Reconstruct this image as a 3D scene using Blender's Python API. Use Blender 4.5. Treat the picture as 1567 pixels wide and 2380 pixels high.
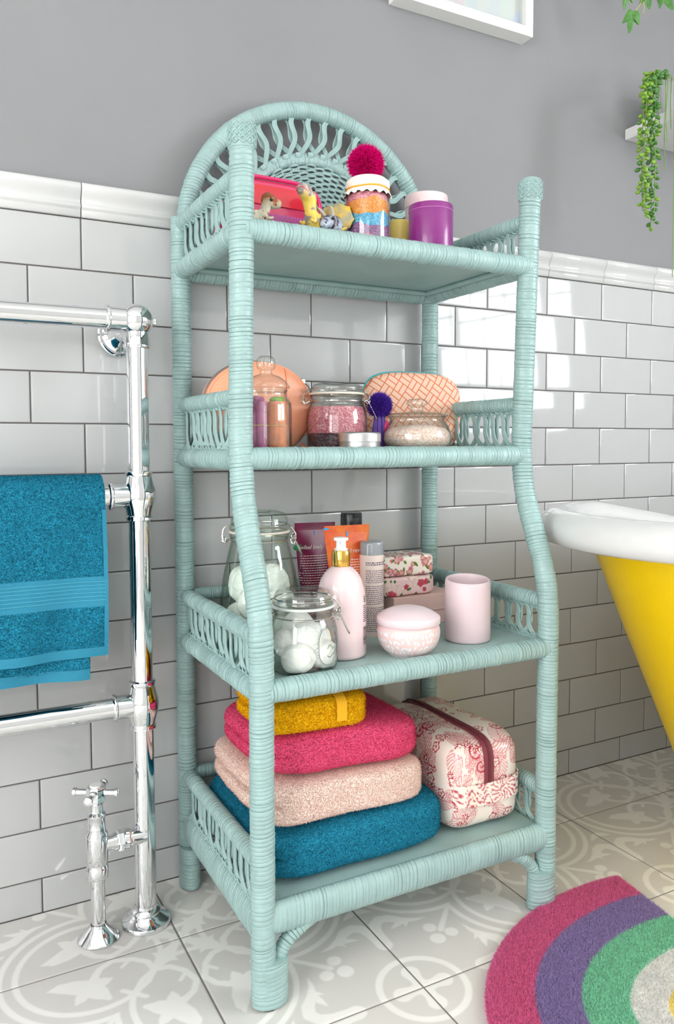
import bpy, math, random
import numpy as np
from mathutils import Vector, Matrix

for _o in list(bpy.data.objects):
    bpy.data.objects.remove(_o, do_unlink=True)
SC = bpy.context.scene
COL = SC.collection
PI = math.pi
random.seed(7)
RNG = np.random.default_rng(11)

# ------------------------------------------------------------------ camera
_FPX, _CX, _CY, _W, _H = 1837.295, 792.061, 1132.144, 1567.0, 2380.0
_cd = bpy.data.cameras.new('camera')
_cd.sensor_fit = 'VERTICAL'
_cd.sensor_height = 36.0
_cd.sensor_width = 36.0 * _W / _H
_cd.lens = 36.0 * _FPX / _H
_cd.shift_x = (_W / 2 - _CX) / _H
_cd.shift_y = (_CY - _H / 2) / _H
_cd.clip_start = 0.02
CAM = bpy.data.objects.new('camera', _cd)
COL.objects.link(CAM)
CAM.location = (-0.2922, -1.6418, 0.9388)
CAM.rotation_euler = (1.5162, 0.0028, -0.4883)
SC.camera = CAM

# ------------------------------------------------------------------ world, lights, exposure
_w = bpy.data.worlds.new('world')
SC.world = _w
_w.use_nodes = True
_w.node_tree.nodes['Background'].inputs[0].default_value = (0.80, 0.90, 1.0, 1)
_w.node_tree.nodes['Background'].inputs[1].default_value = 1.0

def window_light(name, loc, target, sx, sy, power, color):
    ld = bpy.data.lights.new(name, 'AREA')
    ld.shape = 'RECTANGLE'
    ld.size, ld.size_y, ld.energy, ld.color = sx, sy, power, color
    o = bpy.data.objects.new(name, ld)
    COL.objects.link(o)
    o.location = loc
    d = Vector(target) - Vector(loc)
    o.rotation_euler = d.to_track_quat('-Z', 'Y').to_euler()
    return o
# daylight entering through the windows in the left and right walls
window_light('daylight_left_window', (-2.58, -2.10, 1.30), (3, -2.10, 1.30), 1.9, 2.0, 80, (1.0, 0.985, 0.965))
window_light('added_rear_fill', (-1.55, -3.13, 1.35), (-1.55, 0, 1.35), 1.7, 1.7, 18, (1.0, 0.99, 0.97))  # added soft fill light from behind the camera
window_light('daylight_bath_window', (2.73, -2.18, 1.72), (0, -2.18, 1.72), 1.30, 1.16, 62, (0.95, 0.975, 1.0))
VS = SC.view_settings
VS.view_transform = 'Standard'
VS.look = 'None'
VS.exposure = 0.12
VS.gamma = 1.0
VS.use_curve_mapping = False
try:
    SC.cycles.use_denoising = True
    SC.cycles.use_adaptive_sampling = True
    SC.cycles.adaptive_threshold = 0.08
    SC.cycles.adaptive_min_samples = 12
    SC.cycles.max_bounces = 7
    SC.cycles.diffuse_bounces = 4
    SC.cycles.glossy_bounces = 4
    SC.cycles.transmission_bounces = 4
    SC.cycles.transparent_max_bounces = 24
    SC.cycles.sample_clamp_indirect = 6.0
    SC.cycles.caustics_refractive = False
    SC.cycles.caustics_reflective = False
except Exception:
    pass

# ------------------------------------------------------------------ helpers: materials
def lin(c):
    out = []
    for v in c[:3]:
        v = v / 255.0
        out.append(v / 12.92 if v <= 0.04045 else ((v + 0.055) / 1.055) ** 2.4)
    return (out[0], out[1], out[2], 1.0)

def nd(nt, kind, **kw):
    n = nt.nodes.new(kind)
    for k, v in kw.items():
        if k in n.inputs:
            n.inputs[k].default_value = v
        else:
            setattr(n, k, v)
    return n

def lk(nt, a, b):
    nt.links.new(a, b)

def base_mat(name):
    m = bpy.data.materials.new(name)
    m.use_nodes = True
    nt = m.node_tree
    return m, nt, nt.nodes['Principled BSDF']

def M(name, col, rough=0.5, metal=0.0, bump=None, var=None, spec=0.5, coat=0.0, sheen=0.0, sss=0.0, col2=None, alpha=None, grain=None):
    """plain procedural surface: colour with optional noise variation and fine relief"""
    m, nt, b = base_mat(name)
    b.inputs['Base Color'].default_value = lin(col)
    b.inputs['Roughness'].default_value = rough
    b.inputs['Metallic'].default_value = metal
    b.inputs['Specular IOR Level'].default_value = spec
    if coat:
        b.inputs['Coat Weight'].default_value = coat
        b.inputs['Coat Roughness'].default_value = 0.08
    if sheen:
        b.inputs['Sheen Weight'].default_value = sheen
        b.inputs['Sheen Roughness'].default_value = 0.5
        b.inputs['Sheen Tint'].default_value = lin(col)
    if sss:
        b.inputs['Subsurface Weight'].default_value = sss
        b.inputs['Subsurface Radius'].default_value = (0.01, 0.006, 0.004)
    tc = nd(nt, 'ShaderNodeTexCoord')
    if var or col2:
        s, a = var or (8.0, 0.5)
        n = nd(nt, 'ShaderNodeTexNoise', Scale=s, Detail=4.0)
        lk(nt, tc.outputs['Object'], n.inputs['Vector'])
        mx = nd(nt, 'ShaderNodeMix', data_type='RGBA')
        c2 = col2 if col2 else tuple(max(0, v * (1 - a)) for v in col)
        mx.inputs[6].default_value = lin(c2)
        mx.inputs[7].default_value = lin(col)
        rp = nd(nt, 'ShaderNodeMapRange')
        rp.inputs[1].default_value = 0.35
        rp.inputs[2].default_value = 0.65
        lk(nt, n.outputs[0], rp.inputs[0])
        lk(nt, rp.outputs[0], mx.inputs[0])
        lk(nt, mx.outputs[2], b.inputs['Base Color'])
    if bump:
        s, st = bump[0], bump[1]
        n2 = nd(nt, 'ShaderNodeTexNoise', Scale=s, Detail=bump[2] if len(bump) > 2 else 3.0)
        lk(nt, tc.outputs['Object'], n2.inputs['Vector'])
        bp = nd(nt, 'ShaderNodeBump', Strength=st, Distance=bump[3] if len(bump) > 3 else 0.002)
        lk(nt, n2.outputs[0], bp.inputs['Height'])
        lk(nt, bp.outputs[0], b.inputs['Normal'])
    return m

def M_pile(name, col, share=0.5, fleck=0.14):
    """thin dyed fibres: matt, and letting part of the light through"""
    m, nt, b = base_mat(name)
    b.inputs['Roughness'].default_value = .95
    b.inputs['Specular IOR Level'].default_value = .1
    tc = nd(nt, 'ShaderNodeTexCoord')
    n = nd(nt, 'ShaderNodeTexNoise', Scale=260.0, Detail=2.0)
    lk(nt, tc.outputs['Object'], n.inputs['Vector'])
    rp = nd(nt, 'ShaderNodeMapRange')
    rp.inputs[1].default_value = .35
    rp.inputs[2].default_value = .65
    lk(nt, n.outputs[0], rp.inputs[0])
    mx = nd(nt, 'ShaderNodeMix', data_type='RGBA')
    mx.inputs[6].default_value = lin(tuple(c * (1 - fleck) for c in col))
    mx.inputs[7].default_value = lin(tuple(min(255, c * (1 + fleck * .5)) for c in col))
    lk(nt, rp.outputs[0], mx.inputs[0])
    lk(nt, mx.outputs[2], b.inputs['Base Color'])
    tl = nd(nt, 'ShaderNodeBsdfTranslucent')
    lk(nt, mx.outputs[2], tl.inputs[0])
    ms = nd(nt, 'ShaderNodeMixShader')
    ms.inputs[0].default_value = share
    lk(nt, b.outputs[0], ms.inputs[1])
    lk(nt, tl.outputs[0], ms.inputs[2])
    lk(nt, ms.outputs[0], nt.nodes['Material Output'].inputs['Surface'])
    return m

def M_print(name, col, ink, rough=0.5, soft=0.004, attr='sd', coat=0.0, mid=None, var=0.0):
    """two flat print colours separated by a signed-distance attribute stored on the mesh"""
    m, nt, b = base_mat(name)
    b.inputs['Roughness'].default_value = rough
    if coat:
        b.inputs['Coat Weight'].default_value = coat
    at = nd(nt, 'ShaderNodeAttribute', attribute_name=attr)
    rp = nd(nt, 'ShaderNodeMapRange')
    rp.inputs[1].default_value = -soft
    rp.inputs[2].default_value = soft
    lk(nt, at.outputs['Fac'], rp.inputs[0])
    mx = nd(nt, 'ShaderNodeMix', data_type='RGBA')
    mx.inputs[6].default_value = lin(ink)
    mx.inputs[7].default_value = lin(col)
    lk(nt, rp.outputs[0], mx.inputs[0])
    out = mx.outputs[2]
    if var:
        tc = nd(nt, 'ShaderNodeTexCoord')
        n = nd(nt, 'ShaderNodeTexNoise', Scale=9.0, Detail=5.0)
        lk(nt, tc.outputs['Object'], n.inputs['Vector'])
        r2 = nd(nt, 'ShaderNodeMapRange')
        r2.inputs[3].default_value = 1 - var
        r2.inputs[4].default_value = 1 + var
        lk(nt, n.outputs[0], r2.inputs[0])
        vm = nd(nt, 'ShaderNodeVectorMath', operation='SCALE')
        lk(nt, out, vm.inputs[0])
        lk(nt, r2.outputs[0], vm.inputs['Scale'])
        out = vm.outputs[0]
    lk(nt, out, b.inputs['Base Color'])
    return m

def M_vcol(name, rough=0.5, coat=0.0, attr='col', bump=None, spec=0.5, sheen=0.0):
    """printed or dyed colours stored on the mesh"""
    m, nt, b = base_mat(name)
    b.inputs['Roughness'].default_value = rough
    b.inputs['Specular IOR Level'].default_value = spec
    if coat:
        b.inputs['Coat Weight'].default_value = coat
        b.inputs['Coat Roughness'].default_value = 0.12
    at = nd(nt, 'ShaderNodeAttribute', attribute_name=attr)
    lk(nt, at.outputs['Color'], b.inputs['Base Color'])
    if bump:
        tc = nd(nt, 'ShaderNodeTexCoord')
        n2 = nd(nt, 'ShaderNodeTexNoise', Scale=bump[0], Detail=3.0)
        lk(nt, tc.outputs['Object'], n2.inputs['Vector'])
        bp = nd(nt, 'ShaderNodeBump', Strength=bump[1], Distance=0.002)
        lk(nt, n2.outputs[0], bp.inputs['Height'])
        lk(nt, bp.outputs[0], b.inputs['Normal'])
    return m

def M_thin_glass(name, tint=(253, 254, 253), edge=(150, 164, 157), rough=0.02, f0=0.06):
    """thin clear wall: see-through with Fresnel reflection, denser where the wall is crossed at a slant"""
    m, nt, b = base_mat(name)
    nt.nodes.remove(b)
    out = nt.nodes['Material Output']
    lw = nd(nt, 'ShaderNodeLayerWeight', Blend=0.5)
    cr = nd(nt, 'ShaderNodeMix', data_type='RGBA')
    cr.inputs[6].default_value = lin(tint)
    cr.inputs[7].default_value = lin(edge)
    pw = nd(nt, 'ShaderNodeMath', operation='POWER')
    pw.inputs[1].default_value = 4.5
    lk(nt, lw.outputs['Facing'], pw.inputs[0])
    lk(nt, pw.outputs[0], cr.inputs[0])
    tr = nd(nt, 'ShaderNodeBsdfTransparent')
    lk(nt, cr.outputs[2], tr.inputs[0])
    gl = nd(nt, 'ShaderNodeBsdfGlossy', Roughness=rough)
    f5 = nd(nt, 'ShaderNodeMath', operation='POWER')
    f5.inputs[1].default_value = 5.0
    lk(nt, lw.outputs['Facing'], f5.inputs[0])
    fr = nd(nt, 'ShaderNodeMath', operation='MULTIPLY_ADD')
    fr.inputs[1].default_value = 0.75
    fr.inputs[2].default_value = f0
    lk(nt, f5.outputs[0], fr.inputs[0])
    mx = nd(nt, 'ShaderNodeMixShader')
    lk(nt, fr.outputs[0], mx.inputs[0])
    lk(nt, tr.outputs[0], mx.inputs[1])
    lk(nt, gl.outputs[0], mx.inputs[2])
    lk(nt, mx.outputs[0], out.inputs['Surface'])
    return m

def M_grain(name, cols, scale, rough=0.75, bump=0.6):
    """crystals of several colours (bath salts)"""
    m, nt, b = base_mat(name)
    tc = nd(nt, 'ShaderNodeTexCoord')
    v = nd(nt, 'ShaderNodeTexVoronoi', Scale=scale)
    lk(nt, tc.outputs['Object'], v.inputs['Vector'])
    r = nd(nt, 'ShaderNodeValToRGB')
    r.color_ramp.interpolation = 'CONSTANT'
    els = r.color_ramp.elements
    while len(els) < len(cols):
        els.new(0.5)
    for i, c in enumerate(cols):
        els[i].position = i / len(cols)
        els[i].color = lin(c)
    sp = nd(nt, 'ShaderNodeSeparateColor')
    lk(nt, v.outputs['Color'], sp.inputs[0])
    lk(nt, sp.outputs[0], r.inputs[0])
    lk(nt, r.outputs[0], b.inputs['Base Color'])
    b.inputs['Roughness'].default_value = rough
    bp = nd(nt, 'ShaderNodeBump', Strength=bump, Distance=0.002)
    lk(nt, v.outputs['Distance'], bp.inputs['Height'])
    lk(nt, bp.outputs[0], b.inputs['Normal'])
    return m

# ------------------------------------------------------------------ helpers: geometry
class MB:
    """collects vertices and faces of one mesh"""
    def __init__(s):
        s.v, s.f, s.mi = [], [], []
    def add(s, vs, fs, mi=0):
        o = len(s.v)
        s.v.extend([tuple(map(float, p)) for p in vs])
        s.f.extend([tuple(int(i) + o for i in f) for f in fs])
        s.mi.extend([mi] * len(fs))
        return s
    def box(s, lo, hi, mi=0):
        x0, y0, z0 = lo
        x1, y1, z1 = hi
        return s.add([(x0, y0, z0), (x1, y0, z0), (x1, y1, z0), (x0, y1, z0), (x0, y0, z1), (x1, y0, z1), (x1, y1, z1), (x0, y1, z1)],
                     [(0, 3, 2, 1), (4, 5, 6, 7), (0, 1, 5, 4), (1, 2, 6, 5), (2, 3, 7, 6), (3, 0, 4, 7)], mi)
    def bbox(s, lo, hi, b, mi=0):
        """box with chamfered edges"""
        lo, hi = np.array(lo, float), np.array(hi, float)
        c, h = (lo + hi) / 2, (hi - lo) / 2
        b = min(b, h.min() * 0.98)
        vs, idx = [], {}
        for ax in range(3):
            for sx in (-1, 1):
                for sy in (-1, 1):
                    for sz in (-1, 1):
                        sg = np.array([sx, sy, sz])
                        p = h - b
                        p[ax] = h[ax]
                        idx[(ax, sx, sy, sz)] = len(vs)
                        vs.append(c + sg * p)
        fs = []
        for ax in range(3):
            o1, o2 = [a for a in range(3) if a != ax]
            for sg in (-1, 1):
                q = []
                for a, bb in ((-1, -1), (1, -1), (1, 1), (-1, 1)):
                    k = [0, 0, 0]
                    k[ax], k[o1], k[o2] = sg, a, bb
                    q.append(idx[(ax, *k)])
                fs.append(q)
        for ax in range(3):
            o1, o2 = [a for a in range(3) if a != ax]
            for a in (-1, 1):
                for bb in (-1, 1):
                    k0, k1 = [0, 0, 0], [0, 0, 0]
                    k0[ax], k1[ax] = -1, 1
                    k0[o1] = k1[o1] = a
                    k0[o2] = k1[o2] = bb
                    fs.append([idx[(o1, *k0)], idx[(o1, *k1)], idx[(o2, *k1)], idx[(o2, *k0)]])
        for sx in (-1, 1):
            for sy in (-1, 1):
                for sz in (-1, 1):
                    fs.append([idx[(0, sx, sy, sz)], idx[(1, sx, sy, sz)], idx[(2, sx, sy, sz)]])
        vs = np.array(vs)
        out = []
        for f in fs:
            n = np.cross(vs[f[1]] - vs[f[0]], vs[f[2]] - vs[f[0]])
            out.append(f if np.dot(n, vs[f].mean(0) - c) > 0 else f[::-1])
        return s.add(vs, out, mi)
    def lathe(s, prof, seg=32, c=(0, 0, 0), axis=2, mi=0):
        """profile of (radius, height) turned about an axis; radius 0 closes to a point"""
        vs, rows = [], []
        for r, z in prof:
            if r < 1e-7:
                rows.append([len(vs)])
                vs.append((0, 0, z))
            else:
                rows.append(list(range(len(vs), len(vs) + seg)))
                for k in range(seg):
                    a = 2 * PI * k / seg
                    vs.append((r * math.cos(a), r * math.sin(a), z))
        fs = []
        for A, B in zip(rows[:-1], rows[1:]):
            for k in range(seg):
                k2 = (k + 1) % seg
                if len(A) == 1 and len(B) == 1:
                    continue
                if len(A) == 1:
                    fs.append((A[0], B[k2], B[k]))
                elif len(B) == 1:
                    fs.append((A[k], A[k2], B[0]))
                else:
                    fs.append((A[k], A[k2], B[k2], B[k]))
        if axis == 0:
            vs = [(z, x, y) for x, y, z in vs]
        elif axis == 1:
            vs = [(y, z, x) for x, y, z in vs]
        return s.add([(x + c[0], y + c[1], z + c[2]) for x, y, z in vs], fs, mi)
    def tube(s, path, r, n=10, cap=True, mi=0, sx=1.0, sy=1.0, up=None, closed=False):
        """round tube along a path; r a number or one per point; sx, sy flatten the section"""
        P = np.array(path, float)
        m = len(P)
        R = np.full(m, r, float) if np.isscalar(r) else np.array(r, float)
        T = np.gradient(P, axis=0)
        if closed:
            T = np.roll(P, -1, 0) - np.roll(P, 1, 0)
        T /= np.linalg.norm(T, axis=1)[:, None] + 1e-12
        u = np.array(up if up is not None else ((0, 0, 1) if abs(T[0][2]) < 0.9 else (1, 0, 0)), float)
        u = u - T[0] * u.dot(T[0])
        u /= np.linalg.norm(u)
        vs, fs = [], []
        for i in range(m):
            u = u - T[i] * u.dot(T[i])
            u /= np.linalg.norm(u) + 1e-12
            w = np.cross(T[i], u)
            for k in range(n):
                a = 2 * PI * k / n
                vs.append(P[i] + R[i] * (sx * math.cos(a) * u + sy * math.sin(a) * w))
        last = m if closed else m - 1
        for i in range(last):
            j = (i + 1) % m
            for k in range(n):
                k2 = (k + 1) % n
                fs.append((i * n + k, i * n + k2, j * n + k2, j * n + k))
        if cap and not closed:
            fs.append(tuple(range(n))[::-1])
            fs.append(tuple(range((m - 1) * n, m * n)))
        return s.add(vs, fs, mi)
    def sphere(s, c, r, n=12, m=8, mi=0, sc=(1, 1, 1)):
        prof = [(math.sin(PI * i / m), -math.cos(PI * i / m)) for i in range(m + 1)]
        prof[0] = (0, -1)
        prof[-1] = (0, 1)
        t = MB().lathe(prof, n)
        return s.add([(c[0] + x * r * sc[0], c[1] + y * r * sc[1], c[2] + z * r * sc[2]) for x, y, z in t.v], t.f, mi)
    def xf(s, fn):
        s.v = [tuple(fn(*p)) for p in s.v]
        return s
    def move(s, d):
        return s.xf(lambda x, y, z: (x + d[0], y + d[1], z + d[2]))
    def rotz(s, a):
        ca, sa = math.cos(a), math.sin(a)
        return s.xf(lambda x, y, z: (x * ca - y * sa, x * sa + y * ca, z))
    def mesh(s, name, smooth=True, angle=None):
        assert max(max(f) for f in s.f) < len(s.v), name
        me = bpy.data.meshes.new(name)
        me.from_pydata(s.v, [], s.f)
        if s.mi and max(s.mi):
            me.polygons.foreach_set('material_index', s.mi)
        if smooth:
            me.polygons.foreach_set('use_smooth', [True] * len(me.polygons))
            if angle:
                me.set_sharp_from_angle(angle=math.radians(angle))
        me.update()
        return me

def link(name, me, mats=None, parent=None, loc=None, rot=None):
    o = bpy.data.objects.new(name, me)
    COL.objects.link(o)
    if mats is not None and me is not None:
        for m in (mats if isinstance(mats, (list, tuple)) else [mats]):
            if m.name not in [x.name for x in me.materials if x]:
                me.materials.append(m)
    if parent is not None:
        o.parent = parent
    if loc is not None:
        o.location = loc
    if rot is not None:
        o.rotation_euler = rot
    return o

def part(name, mb, mats, parent, smooth=True, angle=40, label=None, kind=None, loc=None, rot=None):
    o = link(name, mb.mesh(name, smooth, angle), mats, parent, loc, rot)
    if label:
        o['label'] = label
    if kind:
        o['kind'] = kind
    return o

def tag(o, label, cat, group=None, kind=None):
    o['label'] = label
    o['category'] = cat
    if group:
        o['group'] = group
    if kind:
        o['kind'] = kind
    return o

def thing(name, label, cat, loc=(0, 0, 0), rz=0.0, group=None):
    o = bpy.data.objects.new(name, None)
    o.empty_display_size = 0.05
    COL.objects.link(o)
    o.location = loc
    o.rotation_euler = (0, 0, rz)
    return tag(o, label, cat, group)

def struct(name, mb, mats, parent=None, smooth=False, angle=None):
    o = link(name, mb.mesh(name, smooth, angle), mats, parent)
    o['kind'] = 'structure'
    return o

def superbox(h, p=5.0, n=20):
    """rounded cushion: cube grid pulled onto a superellipsoid"""
    h = np.array(h, float)
    pts, idx, fs = [], {}, []
    def vid(q):
        k = tuple(np.round(q, 6))
        if k not in idx:
            idx[k] = len(pts)
            pts.append(q)
        return idx[k]
    nn = [n, n, n] if np.isscalar(n) else list(n)
    for ax in range(3):
        a, b = [i for i in range(3) if i != ax]
        for sg in (-1, 1):
            ga = np.linspace(-1, 1, nn[a] + 1)
            gb = np.linspace(-1, 1, nn[b] + 1)
            g = [[None] * (nn[b] + 1) for _ in range(nn[a] + 1)]
            for i, x in enumerate(ga):
                for j, y in enumerate(gb):
                    q = np.zeros(3)
                    q[ax], q[a], q[b] = sg, x, y
                    g[i][j] = vid(q)
            flip = (sg > 0) == (ax != 1)
            for i in range(nn[a]):
                for j in range(nn[b]):
                    f = (g[i][j], g[i + 1][j], g[i + 1][j + 1], g[i][j + 1])
                    fs.append(f if flip else f[::-1])
    Q = np.array(pts)
    nr = (np.abs(Q) ** p).sum(1) ** (1 / p)
    return Q / nr[:, None] * h, fs

def set_attr(me, name, data, kind='FLOAT'):
    a = me.attributes.new(name, 'FLOAT_COLOR' if kind == 'COLOR' else 'FLOAT', 'POINT')
    if kind == 'COLOR':
        arr = np.ones((len(me.vertices), 4), np.float32)
        arr[:, :3] = data
        a.data.foreach_set('color', arr.ravel())
    else:
        a.data.foreach_set('value', np.asarray(data, np.float32).ravel())

def sample_surface(V, F, n, rng=RNG, keep=None):
    V = np.asarray(V, float)
    tri = []
    for f in F:
        for k in range(1, len(f) - 1):
            tri.append((f[0], f[k], f[k + 1]))
    tri = np.array(tri)
    A, B, C = V[tri[:, 0]], V[tri[:, 1]], V[tri[:, 2]]
    N = np.cross(B - A, C - A)
    ar = np.linalg.norm(N, axis=1)
    if keep is not None:
        ar = ar * keep((A + B + C) / 3, N / (ar[:, None] + 1e-12))
    pick = rng.choice(len(tri), n, p=ar / ar.sum())
    r1, r2 = np.sqrt(rng.random(n)), rng.random(n)
    Pt = (1 - r1)[:, None] * A[pick] + (r1 * (1 - r2))[:, None] * B[pick] + (r1 * r2)[:, None] * C[pick]
    Nn = N[pick] / (np.linalg.norm(N[pick], axis=1)[:, None] + 1e-12)
    return Pt, Nn

def tufts(Pt, Nn, length, width, lean=0.6, rng=RNG, drift=(0, 0, 0)):
    """short pile: one narrow blade per point; returns verts, faces"""
    n = len(Pt)
    rd = rng.normal(size=(n, 3))
    side = np.cross(Nn, rd)
    side /= np.linalg.norm(side, axis=1)[:, None] + 1e-9
    d = Nn + lean * rng.normal(size=(n, 3)) * 0.6 + np.array(drift)
    d /= np.linalg.norm(d, axis=1)[:, None] + 1e-9
    ln = length * (0.6 + 0.8 * rng.random(n))[:, None]
    base = Pt - Nn * length * 0.15
    V = np.empty((n * 3, 3))
    V[0::3] = base - side * width / 2
    V[1::3] = base + side * width / 2
    V[2::3] = base + d * ln
    return V, np.arange(n * 3).reshape(-1, 3)

def fast_mesh(name, V, F3):
    me = bpy.data.meshes.new(name)
    n, t = len(V), len(F3)
    me.vertices.add(n)
    me.vertices.foreach_set('co', np.asarray(V, np.float32).ravel())
    me.loops.add(t * 3)
    me.loops.foreach_set('vertex_index', np.asarray(F3, np.int32).ravel())
    me.polygons.add(t)
    me.polygons.foreach_set('loop_start', np.arange(0, t * 3, 3, dtype=np.int32))
    me.update(calc_edges=True)
    return me

def vnoise(P, s, seed=0):
    """cheap smooth noise from a few sines"""
    r = np.random.default_rng(seed)
    out = np.zeros(len(P))
    for k in range(6):
        d = r.normal(size=3)
        out += np.sin(P @ d * s * (0.6 + 0.25 * k) + r.random() * 6.28) / (1 + 0.4 * k)
    return out / 3.0

def text_mb(txt, size, shear=0.0, spacing=1.0, bold=0.0):
    cu = bpy.data.curves.new('lettering', 'FONT')
    cu.body = txt
    cu.size = size
    cu.align_x = 'CENTER'
    cu.align_y = 'CENTER'
    cu.shear = shear
    cu.space_character = spacing
    cu.offset = bold
    cu.resolution_u = 3
    o = bpy.data.objects.new('lettering', cu)
    COL.objects.link(o)
    dg = bpy.context.evaluated_depsgraph_get()
    dg.update()
    me = bpy.data.meshes.new_from_object(o.evaluated_get(dg))
    mb = MB()
    mb.add([tuple(v.co) for v in me.vertices], [tuple(p.vertices) for p in me.polygons])
    bpy.data.objects.remove(o, do_unlink=True)
    bpy.data.meshes.remove(me)
    return mb

# ================================================================== THE ROOM
GR = 0.0022                       # half of a wall joint plus bevel
TW, TH, ZT = 0.202, 0.1012, 1.3857  # wall tile pitch and top of the tiled field
X0, X1, Y0, ZC = -2.60, 2.75, -3.15, 2.6

m_paint = M('grey_wall_paint', (136, 136, 138), 0.62, bump=(260, 0.06, 4.0), var=(2.0, 0.03))
m_pale = M('pale_grey_paint', (206, 206, 205), 0.7, bump=(260, 0.06, 4.0))
m_white_paint = M('white_ceiling_paint', (236, 236, 234), 0.8, bump=(200, 0.05))
m_tile = M('white_glazed_tile', (192, 193, 193), 0.07, bump=(7.0, 0.035, 2.0, 0.01), var=(3.0, 0.02))
m_grout = M('grey_grout', (104, 99, 97), 0.9, bump=(600, 0.4))
m_dado = M('white_glazed_moulding', (204, 204, 203), 0.08)

mb = MB()
mb.box((X0, 0.004, 0.0), (X1, 0.12, ZC))
wall = struct('wall_back', mb, m_paint)
mb = MB()
mb.box((X0, 0.0022, 0.0), (X1, 0.0042, ZT + 0.001))
part('grout', mb, m_grout, wall, smooth=False)

def tile_mb(w, h, z0):
    """glazed metro tile with a softly pillowed edge; front face on y = 0, hung from z0 downwards"""
    m = MB()
    a, b = w / 2, h
    lv = [(0.0, 0.0034), (0.0004, 0.0009), (0.0016, 0.00025), (0.004, 0.0)]
    vs = []
    for ins, y in lv:
        vs += [(-a + ins, y, -b + ins), (a - ins, y, -b + ins), (a - ins, y, -ins), (-a + ins, y, -ins)]
    fs = []
    for k in range(len(lv) - 1):
        for i in range(4):
            j = (i + 1) % 4
            fs.append((k * 4 + i, k * 4 + j, k * 4 + 4 + j, k * 4 + 4 + i))
    k = (len(lv) - 1) * 4
    fs.append((k, k + 1, k + 2, k + 3))
    m.add(vs, fs)
    return m
g = 0.0024
me_tile = tile_mb(TW - g, TH - g, 0).mesh('tile', True, 50)
me_tile.materials.append(m_tile)
zb = ZT - 13 * TH
me_cut = tile_mb(TW - g, zb - g * 0.7, 0).mesh('tile', True, 50)
me_cut.materials.append(m_tile)
rt = random.Random(3)
for r in range(14):
    z = ZT - r * TH - g / 2
    off = 0.0 if r % 2 == 0 else -0.5
    for c in range(-2, 11):
        if (c + off) * TW < -0.42 or (c + off) * TW > 2.0:
            continue
        o = link('tile', me_cut if r == 13 else me_tile, None, wall, ((c + off + 0.5) * TW, rt.uniform(-0.0002, 0.0003), z))
        o.rotation_euler = (rt.gauss(0, 0.0016), 0, rt.gauss(0, 0.0012))
# tiled field beyond the frame, too far round the corner to tell the pieces apart
mb = MB()
mb.box((X0, 0.0004, 0.0), (-0.61, 0.004, ZT))
mb.box((2.14, 0.0004, 0.0), (X1, 0.004, ZT))
part('tile_field', mb, m_tile, wall, smooth=False)

# dado moulding above the tiles
pf = [(0.004, 0.0006), (-0.0035, 0.0006), (-0.0055, 0.002), (-0.0058, 0.013), (-0.0062, 0.015), (-0.0095, 0.0175), (-0.0105, 0.0205),
      (-0.0098, 0.0235), (-0.0072, 0.0265), (-0.0070, 0.030), (-0.0082, 0.035), (-0.0115, 0.041), (-0.0150, 0.0465), (-0.0172, 0.052),
      (-0.0176, 0.057), (-0.0160, 0.062), (-0.0125, 0.0652), (-0.006, 0.0664), (0.004, 0.0664)]
def dado_mb(w):
    m = MB()
    n = len(pf)
    ins = [0.0006, 0, 0, 0.0006]
    xs = [-w / 2, -w / 2 + 0.001, w / 2 - 0.001, w / 2]
    vs = []
    for i, x in enumerate(xs):
        sh = 0.0007 if i in (0, 3) else 0.0
        vs += [(x, y + sh, z) for y, z in pf]
    fs = []
    for i in range(3):
        for k in range(n - 1):
            fs.append((i * n + k, (i + 1) * n + k, (i + 1) * n + k + 1, i * n + k + 1))
    fs.append(tuple(range(n)))
    fs.append(tuple(range(3 * n, 4 * n))[::-1])
    return m.add(vs, fs)
me_dado = dado_mb(TW - g * 0.8).mesh('dado_tile', True, 60)
me_dado.materials.append(m_dado)
mb = MB()
mb.box((X0, 0.0005, ZT), (X1, 0.0045, ZT + 0.0664))
trim = struct('trim_1', mb, m_grout)
for c in range(-13, 14):
    if X0 < (c + .5) * TW < X1 - 0.1:
        link('dado_tile', me_dado, None, trim, ((c + 0.5) * TW, 0, ZT))

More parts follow.
